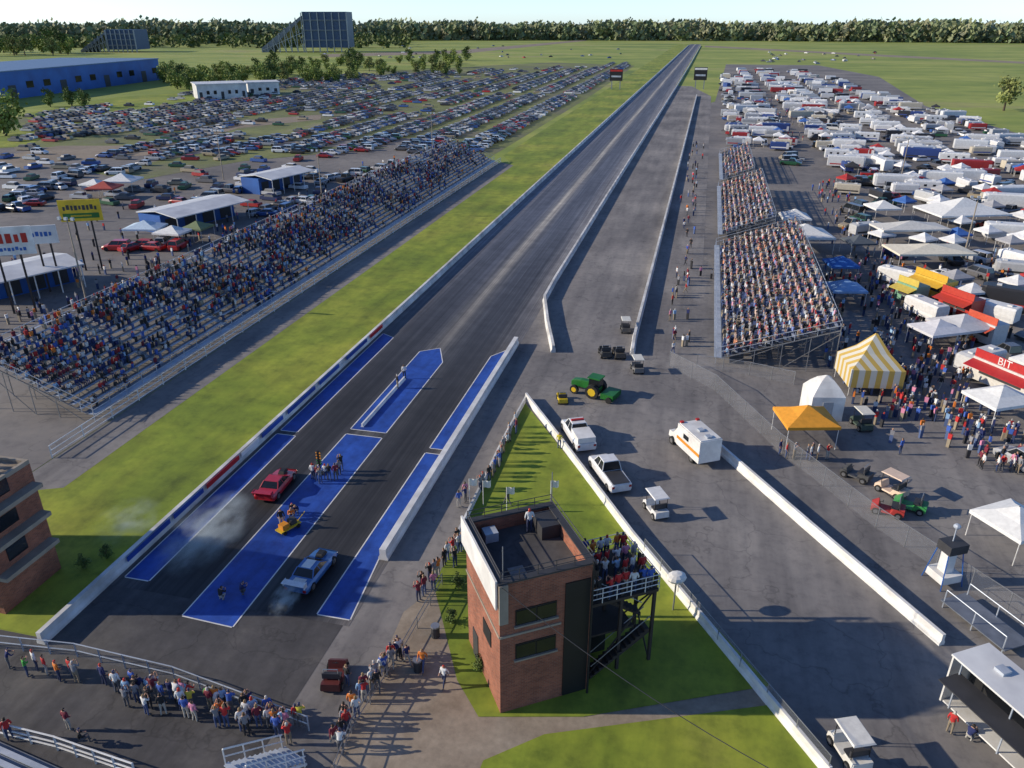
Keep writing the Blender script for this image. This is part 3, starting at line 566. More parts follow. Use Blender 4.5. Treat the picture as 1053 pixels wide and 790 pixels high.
# right vendor area
for i, (x, y, a, k, ci) in enumerate(((870,200,1.4,'trailer',5),(1035,215,1.5,'hauler',0),(1040,248,1.5,'hauler',0),(1042,285,1.4,'trailer',3),(1020,330,.9,'trailer',0),(905,175,.2,'hauler',0),(1046,320,1.2,'hauler',4),(965,190,1.5,'hauler',0))):
    q = P(x,y); c = TC[ci]; trailer(k, q.x, q.y, a, c, f'{c[0]} {k} among the vendor tents, {ORD(i+1)} of the loosely parked ones', 'large vehicles among the vendor tents')
WH = (.8,.8,.78)
for x, y, w, d, h, ri, c, a, lb in ((825,256,8,7,2.8,1.6,WH,.2,'white tent behind the near right grandstand'),(815,236,5,5,2.6,1.3,WH,.1,'smaller white tent behind the middle right grandstand'),
    (985,232,14,9,3,2.4,WH,.35,'largest white peaked tent among the pit trailers'),(932,250,12,5,3,1,(.7,.68,.63),.3,'long cream flat tent left of the largest white tent'),(951,275,12,6,3,.9,(.8,.74,.6),.25,'long pale yellow tent above the food stalls'),
    (862,286,4,4,2.4,1.1,(.04,.16,.5),.2,'upper blue canopy behind the grandstand'),(866,312,4.5,4,2.4,1.1,(.25,.42,.7),.2,'lower pale blue canopy behind the grandstand'),(985,352,6,5,2.5,1.2,(.6,.6,.62),.5,'grey canopy between the food stalls and the red stall'),
    (960,357,5,4,2.5,1.1,(.68,.68,.72),.5,'pale canopy left of the grey canopy'),(1022,432,5,4,2.6,1.1,WH,.5,'white canopy under the red stall at the right edge'),(1036,560,4,4,2.3,1.1,WH,.6,'white canopy at the right edge beside the light tower'),
    (825,452,4.6,4,2.4,1.2,(.8,.34,.03),.25,'orange canopy beside the white wall'),(905,225,5,5,2.5,1.2,WH,.3,'white canopy left of the largest tent'),(880,262,4,4,2.4,1,(.1,.12,.14),.3,'dark canopy in the alley behind the grandstand'),
    (152,247,6,4.5,2.5,1.1,(.55,.68,.8),.2,'pale blue canopy behind the left grandstand'),(128,196,7,6,2.6,1.4,WH,.2,'white canopy in the paved left lot'),(110,204,6,5,2.6,1.2,(.45,.08,.06),.2,'red canopy in the paved left lot'),(180,252,5,4,2.5,1,WH,0,'white canopy beside the long blue shed'),(205,247,4,4,2.5,1,(.2,.25,.12),0,'green canopy beside the long blue shed'),(100,200,5,4,2.5,1,WH,0,'small white canopy left of the red one')):
    q = P(x,y); canopy(q.x, q.y, a, w, d, h, ri, c, lb)
m, nt, b = nm('striped canvas'); b.inputs['Roughness'].default_value = .8
tc = nt.nodes.new('ShaderNodeTexCoord'); sx = nt.nodes.new('ShaderNodeSeparateXYZ'); nt.links.new(tc.outputs['Object'], sx.inputs[0])
at = nt.nodes.new('ShaderNodeMath'); at.operation = 'ADD'; nt.links.new(sx.outputs[0], at.inputs[0]); nt.links.new(sx.outputs[1], at.inputs[1])
mm = nt.nodes.new('ShaderNodeMath'); mm.operation = 'PINGPONG'; nt.links.new(at.outputs[0], mm.inputs[0]); mm.inputs[1].default_value = .6
nt.links.new(ramp(nt, mm.outputs[0], [(.28,(.50,.34,.08)),(.3,(.56,.54,.47))]), b.inputs['Base Color']); M_stripe = m
q = P(890,398); canopy(q.x, q.y, .15, 5.2, 4.8, 3.0, 3.2, (1,1,1), 'yellow and white striped marquee at the end of the right grandstand', m=M_stripe, val=2.0)
q = P(843,426); occ.append((q.x,q.y)); t = E('tent', (q.x,q.y,.03), .2, 'tall white walled tent with a peaked top left of the striped marquee', 'tent')
b = MB(); b.loft([[(s*1.6*k,u*1.6*k,z) for s,u in ((-1,-1),(1,-1),(1,1),(-1,1))] for k, z in ((1,0),(1,2.6),(.72,3.3),(.4,3.9),(.03,4.3))]); b.build('tent_canvas', M_white, t)
b = MB(); b.box(0,-1.63,0,1.0,.04,2.1); b.build('door_flap', M_canvas, t).color = (.4,.42,.45,1)
def stall(x, y, rz, L, c, c2, label, text=None):
    q = P(x,y); occ.append((q.x,q.y)); t = E('food_stall', (q.x,q.y,.03), rz, label, 'food stall')
    b = MB(); b.box(0,0,.4,2.4,L,2.5); o = b.build('stall_body', M_panel, t); o.color = rgb(c)
    b = MB(); b.box(-1.215,0,1.3,.03,L*.7,.9); b.build('serving_hatch', M_dark, t)
    b = MB(); b.loft([[(-1.2,yy,2.6),(-1.2,yy,2.66),(-2.6,yy,2.25),(-2.6,yy,2.19)] for yy in (-L/2,L/2)]); o = b.build('awning', M_panel, t); o.color = rgb(c2)
    b = MB(); b.box(-1.0,0,2.91,.1,L,.9); o = b.build('sign_board', M_panel, t); o.color = rgb(c2)
    for s in (-1,1):
        b = MB(); b.tube((s*1.0,0,.35),(s*1.2,0,.35),.35,0,10); b.build('tyre', M_tyre, t)
    if text:
        cu = bpy.data.curves.new('sign_text', 'FONT'); cu.body = text; cu.size = 1.15; cu.extrude = .01; cu.align_x = 'CENTER'
        to = bpy.data.objects.new('sign_lettering', cu); col.objects.link(to); cu.materials.append(M_white)
        dg = bpy.context.evaluated_depsgraph_get(); me = bpy.data.meshes.new_from_object(to.evaluated_get(dg)); bpy.data.objects.remove(to)
        o = put(me, 'sign_lettering', t, (-1.07,0,2.98)); o.rotation_euler = (math.pi/2,0,-math.pi/2)
stall(1032,402,.62,7,(.7,.68,.64),(.5,.03,.03),'red and white food stall with big white letters at the right edge','BIT')
stall(985,325,.6,5,(.5,.04,.03),(.5,.05,.03),'red food stall in the middle of the vendor lot')
stall(958,305,.6,5.5,(.65,.45,.06),(.7,.42,.04),'yellow food stall with an orange awning')
stall(1010,352,.6,4,(.62,.62,.62),(.6,.1,.05),'white food stall with a red sign above the red and white stall')
stall(935,312,.6,3.5,(.2,.4,.28),(.65,.5,.1),'small green food stall with a yellow sign')
pl = []
for i in range(460):
    q = P(R.uniform(868,1075), R.uniform(172,392))
    if q.x < 24.5 or abs(q.x-27) < 2.2: continue
    if free(q.x, q.y, 4.6): occ.append((q.x,q.y)); pl.append((q.x,q.y))
for i in range(60):
    q = P(R.uniform(945,1060), R.uniform(395,520))
    if free(q.x, q.y, 6) and q.x > 30: occ.append((q.x,q.y)); pl.append((q.x,q.y))
pl.sort(key=lambda q: q[1]); n1 = n2 = n3 = 0; g = 'loose tents and vehicles in the vendor area'
for x, y in pl:
    u = R.random(); rz = .55+R.choice((0,math.pi/2))+R.gauss(0,.12)
    if u < .45: n1 += 1; c = R.choice(CAN); w = R.choice((3,3,3.6)); canopy(x,y,rz,w,3,2.2,.95,c[1],f'small {c[0]} canopy in the vendor area, {ORD(n1)} nearest of its kind', g)
    elif u < .6: n2 += 1; c = R.choice(TC); trailer('trailer',x,y,rz,c,f'{c[0]} box trailer in the vendor area, {ORD(n2)} nearest of its kind', g)
    else: n3 += 1; farcar(x,y,rz,f'in the vendor area, {ORD(n3)} nearest vehicle',g,('pickup','suv','sedan','van')) if n3 < 40 else lodcar(carmb,x,y,rz,R.choice(CC)[1])
tag(carmb.build('distant_parked_cars', M_colc), 'far rows of hundreds of small parked cars filling both fields', 'cars', None, 'stuff')

# ------------------------------------------------------------------ vehicles near the camera
def part(name, m, *boxes, parent=None):
    b = MB()
    for q in boxes: b.box(*q)
    return b.build(name, m, parent)
def race_extra(root, c):
    b = MB(); b.box(0,1.35,.78,.55,.9,.28,0,0,.8,.6); b.build('hood_scoop', M_black, root)
    b = MB(); b.box(0,-2.4,1.12,1.7,.5,.04); b.box(-.8,-2.3,.8,.04,.4,.4); b.box(.8,-2.3,.8,.04,.4,.4); b.build('rear_wing', M_paint, root).color = rgb(c)
def blue_extra(root, c):
    race_extra(root, (.7,.72,.75)); part('roof_stripe', M_white, (0,-.33,1.262,.7,.9,.012), parent=root); part('trunk_stripe', M_white, (0,-1.85,.815,.9,.8,.02), parent=root)
q = P(285,503); near_car('racer', (q.x,q.y,.05), .05, (.45,.015,.03), 'red race car launching in the left lane', 'race car', race_extra)
q = P(322,592); near_car('racer', (q.x,q.y,.05), -.05, (.05,.16,.42), 'blue and white race car smoking its tyres in the right lane', 'race car', blue_extra)
q = P(626,492); near_car('pickup', (q.x,q.y,.04), .5, (.78,.78,.78), 'white pickup truck parked beside the tower island', 'pickup truck')
def tow(root, c):
    b = MB(); b.box(0,-1.7,1.1,1.7,2.1,.5,0); b.build('equipment_box', M_white, root)
    b = MB(); b.box(0,.3,1.88,1.2,.25,.14); b.build('light_bar', M_red, root)
q = P(594,452); near_car('pickup', (q.x,q.y,.04), .45, (.8,.8,.8), 'white service truck with equipment behind the white pickup', 'truck', tow)
def ambulance(x, y, rz):
    q = P(x,y); t = E('ambulance', (q.x,q.y,.03), rz, 'white ambulance with an orange stripe on the apron', 'ambulance')
    b = MB(); b.box(0,-.8,.55,2.2,3.9,2.15); b.box(0,-.8,2.7,2.0,3.7,.08); b.build('box_body', M_white, t)
    b = MB(); b.loft([[(-.95,1.15,.45),(.95,1.15,.45),(.95,1.15,1.9),(-.95,1.15,1.9)],[(-.95,1.6,.45),(.95,1.6,.45),(.85,1.6,1.95),(-.85,1.6,1.95)],[(-.92,2.2,.45),(.92,2.2,.45),(.88,2.2,1.2),(-.88,2.2,1.2)],[(-.85,3.0,.5),(.85,3.0,.5),(.8,3.0,1.02),(-.8,3.0,1.02)]]); b.build('cab', M_white, t)
    b = MB(); b.add([(-.8,1.68,1.92),(.8,1.68,1.92),(.84,2.2,1.25),(-.84,2.2,1.25)],[(0,1,2,3)]); o = b.build('windscreen', M_glass, t); o.location = (0,.02,.02)
    for s in (-1,1):
        b = MB(); b.box(s*1.112,-.8,1.2,.02,3.9,.3); b.build('side_stripe', M_org, t)
        b = MB(); b.box(s*1.113,-.4,1.75,.02,.9,.45); b.build('window', M_glass, t)
        for y in (2.1,-1.5): tt, hh = wheelmb(s*.95,y,.4,.26); w = tt.build('tyre', M_tyre, t); hh.build('rim', M_rim, w)
        b = MB(); b.box(s*.8,1.0,2.79,.3,.25,.14); b.build('warning_light', M_red, t)
    for yy in (-2.2,-.9): part('roof_vent', M_alum, (0,yy,2.79,.5,.5,.15), parent=t)
ambulance(712,466,.55)
def cart(x, y, rz, c, label, roof=True, sc_=1):
    q = P(x,y); t = E('golf_cart', (q.x,q.y,.03), rz, label, 'golf cart'); t.scale = (sc_,)*3
    b = MB(); b.loft([[(-.6,a,.3),(.6,a,.3),(.56,a,h),(-.56,a,h)] for a, h in ((-1.2,.85),(-.4,.8),(-.2,.42),(.6,.42),(.75,.95),(1.25,.6))]); b.build('body', M_panel, t).color = rgb(c)
    b = MB(); b.box(0,-.45,.8,1.1,.5,.14); b.box(0,-.75,.94,1.1,.12,.4); b.build('seat', M_dark, t)
    if roof:
        b = MB(); b.box(0,-.05,1.9,1.3,1.9,.07,0,0,.9,.92); b.build('roof', M_panel, t).color = rgb(c if sum(c) > 1.5 else (.7,.68,.6))
        for s in (-1,1):
            for u in (-.85,.75): b = MB(); b.tube((s*.52,u,.8),(s*.52,u*.95,1.92),.025,0,5); b.build('roof_post', M_black, t)
    else:
        b = MB(); b.tube((-.5,-.8,.8),(-.45,-.7,1.6),.03,0,5); b.tube((.5,-.8,.8),(.45,-.7,1.6),.03,0,5); b.tube((-.45,-.7,1.6),(.45,-.7,1.6),.03,0,5); b.build('roll_bar', M_steel, t)
        b = MB(); b.tube((-.2,.45,1.0),(.2,.45,1.0),.025,0,5); b.tube((0,.65,.9),(0,.45,1.0),.025,0,5); b.build('steering_bar', M_black, t)
    for s in (-1,1):
        for u in (-.8,.85): tt, hh = wheelmb(s*.56,u,.29,.22); w = tt.build('tyre', M_tyre, t); hh.build('rim', M_rim, w)
cart(674,528,.5,(.75,.75,.74),'white golf cart with a roof beside the tower island')
cart(872,778,.4,(.78,.76,.7),'cream golf cart at the bottom edge right of the lawn')
cart(916,508,.8,(.8,.6,.45),'tan golf cart behind the chain link fence')
cart(912,528,1.3,(.5,.05,.04),'red open cart beside the tan golf cart', False)
cart(935,524,1.2,(.05,.3,.08),'green open cart behind the red cart', False)
cart(655,382,.3,(.2,.2,.2),'grey cart at the near end of the return road wall',sc_=.9)
cart(643,341,.2,(.1,.1,.1),'small black cart on the return road',sc_=.9)
cart(622,366,.3,(.06,.06,.06),'left black open buggy on the apron', False)
cart(636,367,.3,(.1,.09,.08),'right dark open buggy on the apron', False)
cart(578,413,.3,(.7,.5,.03),'yellow open cart left of the green tractor', False,.8)
cart(345,700,.2,(.12,.03,.03),'dark red open buggy on the staging pavement', False,.95)
cart(880,492,1.0,(.08,.08,.08),'black open cart left of the tan golf cart', False)
cart(885,440,.3,(.07,.1,.08),'dark cart right of the orange canopy')
def tractor(x, y, rz, label):
    q = P(x,y); t = E('tractor', (q.x,q.y,.03), rz, label, 'tractor'); t.scale = (.95,)*3
    b = MB(); b.loft([[(-.4,a,.75),(.4,a,.75),(.4,a,h),(.28,a,h+.1),(-.28,a,h+.1),(-.4,a,h)] for a, h in ((-.1,1.5),(1.0,1.5),(1.9,1.35),(2.1,1.2))]); b.box(0,-.7,.7,.9,1.3,.5); b.build('hood', M_grn, t)
    b = MB(); b.box(0,-.75,1.2,1.2,1.3,.95,0,0,.9,.9); b.build('cab', M_glass, t)
    b = MB(); b.box(0,-.75,2.16,1.4,1.5,.14); b.build('roof', M_grn, t)
    b = MB(); b.box(0,-2.6,.3,2.2,1.5,.6); b.tube((0,-1.2,.55),(0,-2,.5),.08,0,5); b.build('drag_implement', M_grn, t)
    for s in (-1,1):
        for yy, r, w in ((-.8,.8,.5),(1.5,.5,.35)):
            tt, hh = wheelmb(s*(.95 if r > .6 else .8), yy, r, w); tt = tt.build('tyre', M_tyre, t); hh.build('rim', M_yel, tt)
        b = MB(); b.tube((s*1.12,-2.9,.35),(s*1.3,-2.9,.35),.35,0,12); b.build('implement_tyre', M_tyre, t)
tractor(606,405,1.25,'green tractor with yellow wheel rims and a drag implement on the apron')
q = Vector((21.2,32.4,0)); t = E('race_hauler', q, math.radians(32), 'large white race hauler with its dark side open in the bottom right corner', 'trailer')
b = MB(); b.box(1.2,0,.6,.1,14,3.3); b.box(0,7,.6,2.6,.1,3.3); b.box(0,-7,.6,2.6,.1,3.3); b.box(0,0,.6,2.4,13.8,.1); b.build('wall_panel', M_white, t)
b = MB(); b.box(0,0,3.92,2.7,14.2,.12); b.build('roof', M_roofw, t)
for k in (-5,-1.5,2,5.2): part('roof_vent', M_alum, (.2,k,4.04,.6,.6,.18), parent=t)
b = MB(); b.box(.6,0,.72,.8,13.5,3.1); b.build('interior_block', M_black, t)  # one plain black block filling the hauler behind its open side
b = MB(); b.box(-1.9,0,3.1,1.5,13,.07); b.build('awning', M_dark, t)
for k in range(5): b = MB(); b.tube((-1.28,-6.4+3.2*k,.6),(-1.28,-6.4+3.2*k,3.9),.05,0,6); b.build('door_post', M_alum, t)
for s in (-1,1):
    for k in (-2,-3.1): b = MB(); b.tube((s*.9,k,.42),(s*1.25,k,.42),.42,0,12); b.build('tyre', M_tyre, t)
q = P(1010,645); t = E('metal_ramp', q, math.radians(32), 'grey metal ramp beside the chain link fence', 'ramp')
b = MB(); b.box(0,0,.5,2.2,5,.08); b.build('ramp_deck', M_alumd, t)
for s in (-1,1):
    for u in (-1,0,1): b = MB(); b.tube((s*1,u*2.3,0),(s*1,u*2.3,1.5),.04,0,5); b.build('post', M_alum, t)
    b = MB(); b.tube((s*1,-2.3,1.5),(s*1,2.3,1.5),.04,0,5); b.build('rail', M_alum, t)
q = P(968,598); t = E('equipment_tower', q, .5, 'blue and white portable equipment tower behind the white wall', 'equipment')
b = MB(); b.box(0,0,.4,1.6,1.6,.6); b.box(0,0,1.0,.7,.7,1.8); b.build('body', M_white, t)
b = MB(); b.box(0,-.1,2.8,1.5,1.2,.7); b.build('cabinet', M_dark, t)
for s in (-1,1):
    for u in (-1,1): b = MB(); b.tube((s*.9,u*.9,0),(s*.6,u*.5,2.8),.04,0,5); b.build('leg', M_bluew, t)
b = MB(); b.tube((0,0,3.5),(0,0,4.6),.05,0,6); b.ell(0,0,4.7,.25,.25,.2); b.build('lamp_mast', M_alum, t)

# ------------------------------------------------------------------ start line gear
q = P(330,488); t = E('starting_light_tree', (q.x,q.y,.05), 0, 'black pole of starting lights on the blue island', 'start lights')
b = MB(); b.box(0,0,0,.5,.5,.15); b.tube((0,0,.1),(0,0,2.3),.06,0,6); b.box(0,0,.9,.2,.12,1.4); b.build('pole', M_black, t)
for k in range(5):
    for s in (-1,1):
        b = MB(); b.ell(s*.17,-.05,1.1+.26*k,.09,.07,.09,0,6,4); b.build('lamp', M_org if k > 1 else M_grn, t)
q = P(297,545); t = E('equipment_cart', (q.x,q.y,.05), -.4, 'low yellow and orange equipment cart with crew beside it on the blue island', 'cart')
b = MB(); b.box(0,0,.25,.8,1.9,.1); b.tube((0,.95,.3),(0,1.7,.75),.03,0,5); b.build('flatbed', M_yel, t)
part('toolbox', M_org, (0,-.4,.35,.55,.6,.4), parent=t); part('generator', M_dark, (0,.4,.35,.5,.55,.45), parent=t)
for s in (-1,1):
    for u in (-.65,.65): b = MB(); b.tube((s*.35,u,.16),(s*.47,u,.16),.16,0,10); b.build('tyre', M_tyre, t)
wall('timing_barrier', [(-29.7,62),(-29.6,73.5)], .4, .3, M_white, 'short low white barrier on the far blue island', 'barrier')
def vsmoke(loc, s, d, label, rz=0):
    b = MB(); b.ell(0,0,0,1,1,1,0,20,12); o = b.build('tyre_smoke', None, None, loc, rz); o.scale = s; tag(o, label, 'smoke', None, 'stuff')
    m = bpy.data.materials.new('smoke'); m.use_nodes = True; nt = m.node_tree; nt.nodes.remove(nt.nodes['Principled BSDF'])
    v = nt.nodes.new('ShaderNodeVolumePrincipled'); v.inputs['Color'].default_value = (.80,.92,1,1)
    tc = nt.nodes.new('ShaderNodeTexCoord'); n = noise(nt, tc.outputs['Object'], 2.0, 6)
    ln = nt.nodes.new('ShaderNodeVectorMath'); ln.operation = 'LENGTH'; nt.links.new(tc.outputs['Object'], ln.inputs[0])
    a = nt.nodes.new('ShaderNodeMapRange'); nt.links.new(ln.outputs['Value'], a.inputs[0]); a.inputs[1].default_value = .98; a.inputs[2].default_value = .1
    c = nt.nodes.new('ShaderNodeMapRange'); nt.links.new(n, c.inputs[0]); c.inputs[1].default_value = .44; c.inputs[2].default_value = .72; c.inputs[4].default_value = d
    x = nt.nodes.new('ShaderNodeMath'); x.operation = 'MULTIPLY'; nt.links.new(a.outputs[0], x.inputs[0]); nt.links.new(c.outputs[0], x.inputs[1])
    nt.links.new(x.outputs[0], v.inputs['Density']); nt.links.new(v.outputs[0], nt.nodes['Material Output'].inputs['Volume']); o.data.materials.clear(); o.data.materials.append(m)
q = P(216,560); vsmoke((q.x,q.y,1.2), (2.9,5.5,1.6), 1.5, 'pale blue tyre smoke drifting over the left lane')
q = P(296,622); vsmoke((q.x,q.y,.7), (1.0,2.0,.9), 3.2, 'small puff of white smoke behind the blue race car')
q = P(135,550); vsmoke((q.x,q.y,1.2), (2.6,3.2,1.4), .5, 'thin smoke over the left wall')

# ------------------------------------------------------------------ brick tower
TH = math.radians(33); T = E('scoring_tower', (-8.1,31.4,.05), TH, 'three storey brick scoring tower with a flat railed roof', 'tower')
w_, d_, h_ = 5.5, 6.2, 9.2
part('brick_wall', M_brick, (w_/2,.15,0,w_,.3,h_), (w_/2,d_-.15,0,w_,.3,h_), (.15,d_/2,0,.3,d_-.6,h_-.002), (w_-.15,d_/2,0,.3,d_-.6,h_-.002), parent=T)
part('roof_deck', M_asphd, (w_/2,d_/2,8.1,w_-.6,d_-.6,.2), parent=T)
part('parapet_cap', M_dark, (w_/2,.15,h_,w_+.16,.42,.1),(w_/2,d_-.15,h_,w_+.16,.42,.1),(.15,d_/2,h_,.42,d_-.72,.1),(w_-.15,d_/2,h_,.42,d_-.72,.1), parent=T)
part('fascia_board', M_white, (-.14,d_/2+.2,7.5,.12,d_+.2,1.9), parent=T)
part('corner_pier', M_tan, (.2,-.08,6.6,.5,.14,2.6), parent=T)
for z in (3.9,6.3):
    f = part('window', M_black, (2.1,-.02,z-.05,2.4,.06,1.05), parent=T)
    part('pane', M_glass, (1.5,-.06,z+.03,1.1,.03,.88), parent=f); part('pane', M_glass, (2.7,-.06,z+.03,1.1,.03,.88), parent=f)
    part('window_sill', M_tan, (2.1,-.07,z-.18,2.6,.18,.1), parent=T)
part('recess_shade_panel', M_black, (4.55,-.03,.1,1.5,.08,8.2), parent=T)  # flat black panel on the wall, painting the dark of a recess
part('window', M_black, (-.02,2.2,3.6,.06,1.4,1.1), parent=T); part('door', M_dark, (-.02,4.6,0,.06,1.0,2.1), parent=T)
part('floor_band', M_tan, (1.8,-.03,5.55,3.6,.07,.14), (-.03,d_/2,5.55,.07,d_,.14), parent=T)
ZD = 5.7; BW = 4.6
part('balcony_deck', M_wood, (w_+BW/2,d_/2-.3,ZD-.2,BW,4.4,.2), parent=T); part('lower_deck', M_wood, (w_+BW/2-.6,d_/2-.1,2.75,BW-1.2,3.8,.14), parent=T)
for x in (w_+.3,w_+BW/2,w_+BW-.1):
    for y in (.85,2.9,4.9): part('post', M_wood, (x,y,0,.18,.18,ZD+.95), parent=T)
part('void_shade_block', M_black, (w_+1.2,3.6,.02,2.2,2.2,2.7), parent=T)  # black block standing in for the shadowed void under the balcony
for (xa, xb, ya, za, zb) in ((w_+.4,w_+4.2,1.0,.05,2.8),(w_+4.2,w_+.6,2.1,2.9,ZD)):
    b = MB(); n = 13; pr = []
    for k in range(n): u = xa+(xb-xa)*k/n; v = xa+(xb-xa)*(k+1)/n; zz = za+(zb-za)*(k+1)/n; pr += [(u,zz),(v,zz)]
    pr += [(xb,zb-.3),(xa,za-.05)]
    b.loft([[(px,yy,pz) for px, pz in pr] for yy in (ya-.4,ya+.4)]); b.build('stair', M_wood, T)
    for s in (-.42,.42): b = MB(); b.tube((xa,ya+s,za+1),(xb,ya+s,zb+1),.03,0,5); b.build('stair_handrail', M_steel, T)
for (p, q) in (((w_+.3,.85,0),(w_+BW-.1,.85,ZD-.2)),((w_+BW-.1,.85,0),(w_+BW-.1,4.9,ZD-.2)),((w_+BW-.1,.85,ZD-.2),(w_+BW-.1,4.9,0))): b = MB(); b.tube(p,q,.06,0,5); b.build('cross_brace', M_wood, T)
b = MB(); y0_, y1_ = .6, 5.0
for h in (.35,.7,1.05):
    b.tube((w_,y0_,ZD+h),(w_+BW,y0_,ZD+h),.03,0,5); b.tube((w_+BW,y0_,ZD+h),(w_+BW,y1_,ZD+h),.03,0,5); b.tube((w_+BW,y1_,ZD+h),(w_,y1_,ZD+h),.03,0,5)
for i in range(6): b.tube((w_+i*BW/5,y0_,ZD),(w_+i*BW/5,y0_,ZD+1.05),.03,0,5); b.tube((w_+BW,y0_+i*.88,ZD),(w_+BW,y0_+i*.88,ZD+1.05),.03,0,5)
b.build('balcony_railing', M_white, T)
b = MB()
for h in (.5,1.0):
    for a, c in (((.1,.1),(w_-.1,.1)),((w_-.1,.1),(w_-.1,d_-.1)),((.1,d_-.1),(w_-.1,d_-.1)),((.1,.1),(.1,d_-.1))): b.tube((*a,9.3+h*.6),(*c,9.3+h*.6),.025,0,5)
for i in range(6):
    for y in (.1,d_-.1): b.tube((.1+i*1.06,y,9.3),(.1+i*1.06,y,9.92),.025,0,5)
b.build('roof_railing', M_dark, T)
part('roof_cabin', M_dark, (w_-.9,d_-1.4,8.3,1.2,1.6,.9), parent=T); part('air_conditioner', M_alum, (1.2,5.2,8.3,.8,.8,.6), parent=T); part('roof_hatch', M_asph, (1.6,1.6,8.3,.9,.9,.18), parent=T)
for q in ((.3,.3),(w_,d_)): b = MB(); b.tube((*q,9.2),(*q,11.4),.03,0,5); b.build('antenna', M_steel, T)
b = MB(); b.tube((w_-.2,-.3,0),(w_-.2,-.3,9.6),.07,0,6); b.build('drain_pipe', M_black, T)
Mx = Matrix.Translation((-8.1,31.4,.05)) @ Matrix.Rotation(TH, 4, 'Z')
for i in range(32):
    p = Mx @ Vector((w_+.35+(i % 8)*.54+R.uniform(-.15,.15), .95+(i//8)*1.1+R.uniform(-.3,.3), ZD)); c = R.choice(['white','red','blue','white','pink','light blue','black','grey','orange'])
    person(p, R.uniform(.2,1.2), R.choice(ST), c, f'person in {c} on the tower balcony, {ORD(i % 8+1)} from left in row {i//8+1}', 'spectators on the tower balcony')
person(Mx @ Vector((3.6,5.0,8.3)), .3, 'standing', 'white', 'person in white top standing on the flat roof of the tower')
q = P(692,628); t = E('satellite_dish', q, .6, 'white dish on a post behind the tower balcony', 'dish'); b = MB(); b.tube((0,0,0),(0,0,2.4),.06,0,6); b.build('post', M_steel, t)
b = MB(); b.ell(0,0,2.8,.7,.55,.35,0,12,6); b.build('dish', M_white, t)
b = MB()
pa = Mx @ Vector((0,0,9.2)); pb_ = Vector((14,22,7))
for i in range(16):
    u, v = i/16, (i+1)/16; b.tube(pa.lerp(pb_,u)-Vector((0,0,6*u*(1-u))), pa.lerp(pb_,v)-Vector((0,0,6*v*(1-v))), .02, 0, 4)
tag(b.build('overhead_cable', M_dark), 'thin sagging cable running from the tower to the bottom right', 'cable')
for i, (x, y) in enumerate(((483,518),(497,520),(521,527),(566,520))):
    q = P(x,y); t = E('flag', q, .4, f'small white flag on a pole on the island lawn, {ORD(i+1)} from the left', 'flag', 'white flags on the island lawn')
    b = MB(); b.tube((0,0,0),(0,0,2.4),.03,0,5); b.build('pole', M_white, t)
    b = MB(); n = 6; vs = [(k*.13,.08*math.sin(k*1.3),z) for z in (1.7,2.35) for k in range(n)]; b.add(vs, [(k,k+1,k+1+n,k+n) for k in range(n-1)]); b.build('flag_cloth', M_white, t)

# ------------------------------------------------------------------ brick building at the left edge
B = E('brick_building', (-42.3,31.8,.03), 0, 'dark brick building with narrow concrete ledges at the left edge', 'building')
part('wall', M_brick, (-9,2.5,0,18,5,8.8), parent=B); part('roof', M_dirt, (-9,2.5,8.8,17.6,4.6,.06), parent=B)
part('parapet', M_tan, (-9,.12,8.803,18,.24,.3),(-9,4.88,8.803,18,.24,.3),(-.12,2.5,8.803,.24,4.5,.3), parent=B)
for z in (2.6,4.9,7.2): part('balcony_slab', M_tan, (.4,2.5,z,.8,4.6,.3), parent=B); part('window', M_glass, (.02,2.2,z+.7,.06,1.6,1.0), parent=B)
s = part('sign_panel', M_white, (-2.6,-.06,.7,4.6,.1,3.0), parent=B); part('sign_graphic', M_blue, (-2.6,-.13,.9,4.2,.04,1.3), (-3.5,-.13,2.5,1.6,.04,.7), (-1.6,-.13,2.8,1.5,.04,.25), parent=s)
for x in (-2.4,-5.4,-8.4): part('window', M_glass, (x,-.03,5.9,1.2,.08,1.0), parent=B)
for i in range(16):
    c = R.choice(SHN); person((-43.2-i*.45+R.uniform(-.2,.2), 32.4+R.uniform(0,3.8), 8.89), -.8, R.choice(ST), c, f'person in {c} on the left brick building roof, {ORD(i+1)} from the right', 'people on the left roof')

# ------------------------------------------------------------------ sheds, boards and far buildings
def shed(p, L, D, h, rz, label, wallm, roofm, posts=True):
    t = E('open_shed', p, rz, label, 'shed'); part('wall', wallm, (0,D*.2,0,L*.98,D*.55,h), parent=t)
    b = MB(); b.loft([[(x,-D/2,h+.02),(x,0,h+.7),(x,D/2,h+.02),(x,D/2,h+.2),(x,0,h+.9),(x,-D/2,h+.2)] for x in (-L/2,L/2)]); b.build('roof', roofm, t)
    if posts:
        for i in range(5): b = MB(); b.tube((-L/2+.4+(L-.8)*i/4,-D/2+.3,0),(-L/2+.4+(L-.8)*i/4,-D/2+.3,h+.1),.09,0,6); b.build('post', M_white, t)
    for i in range(4): part('opening', M_dark, (-L*.36+L*.24*i,D*.2-D*.275-.03,.2,L*.15,.06,h*.7), parent=t)
def midp(x0,y0,x1,y1): a, c = P(x0,y0), P(x1,y1); return (a+c)/2, (c-a).length, math.atan2(c.y-a.y, c.x-a.x)
for a, D, h, lb in (((160,240,243,222),11,3.4,'long blue shed with a white roof behind the left grandstand'),((262,200,312,190),10,3.6,'smaller blue shed with a white roof behind the left grandstand'),((-30,312,78,290),10,3.4,'blue shed with a white roof at the left edge below the billboards')):
    p, L, rz = midp(*a); shed(p, L, D, h, rz+.12, lb, M_bluew, M_roofw)
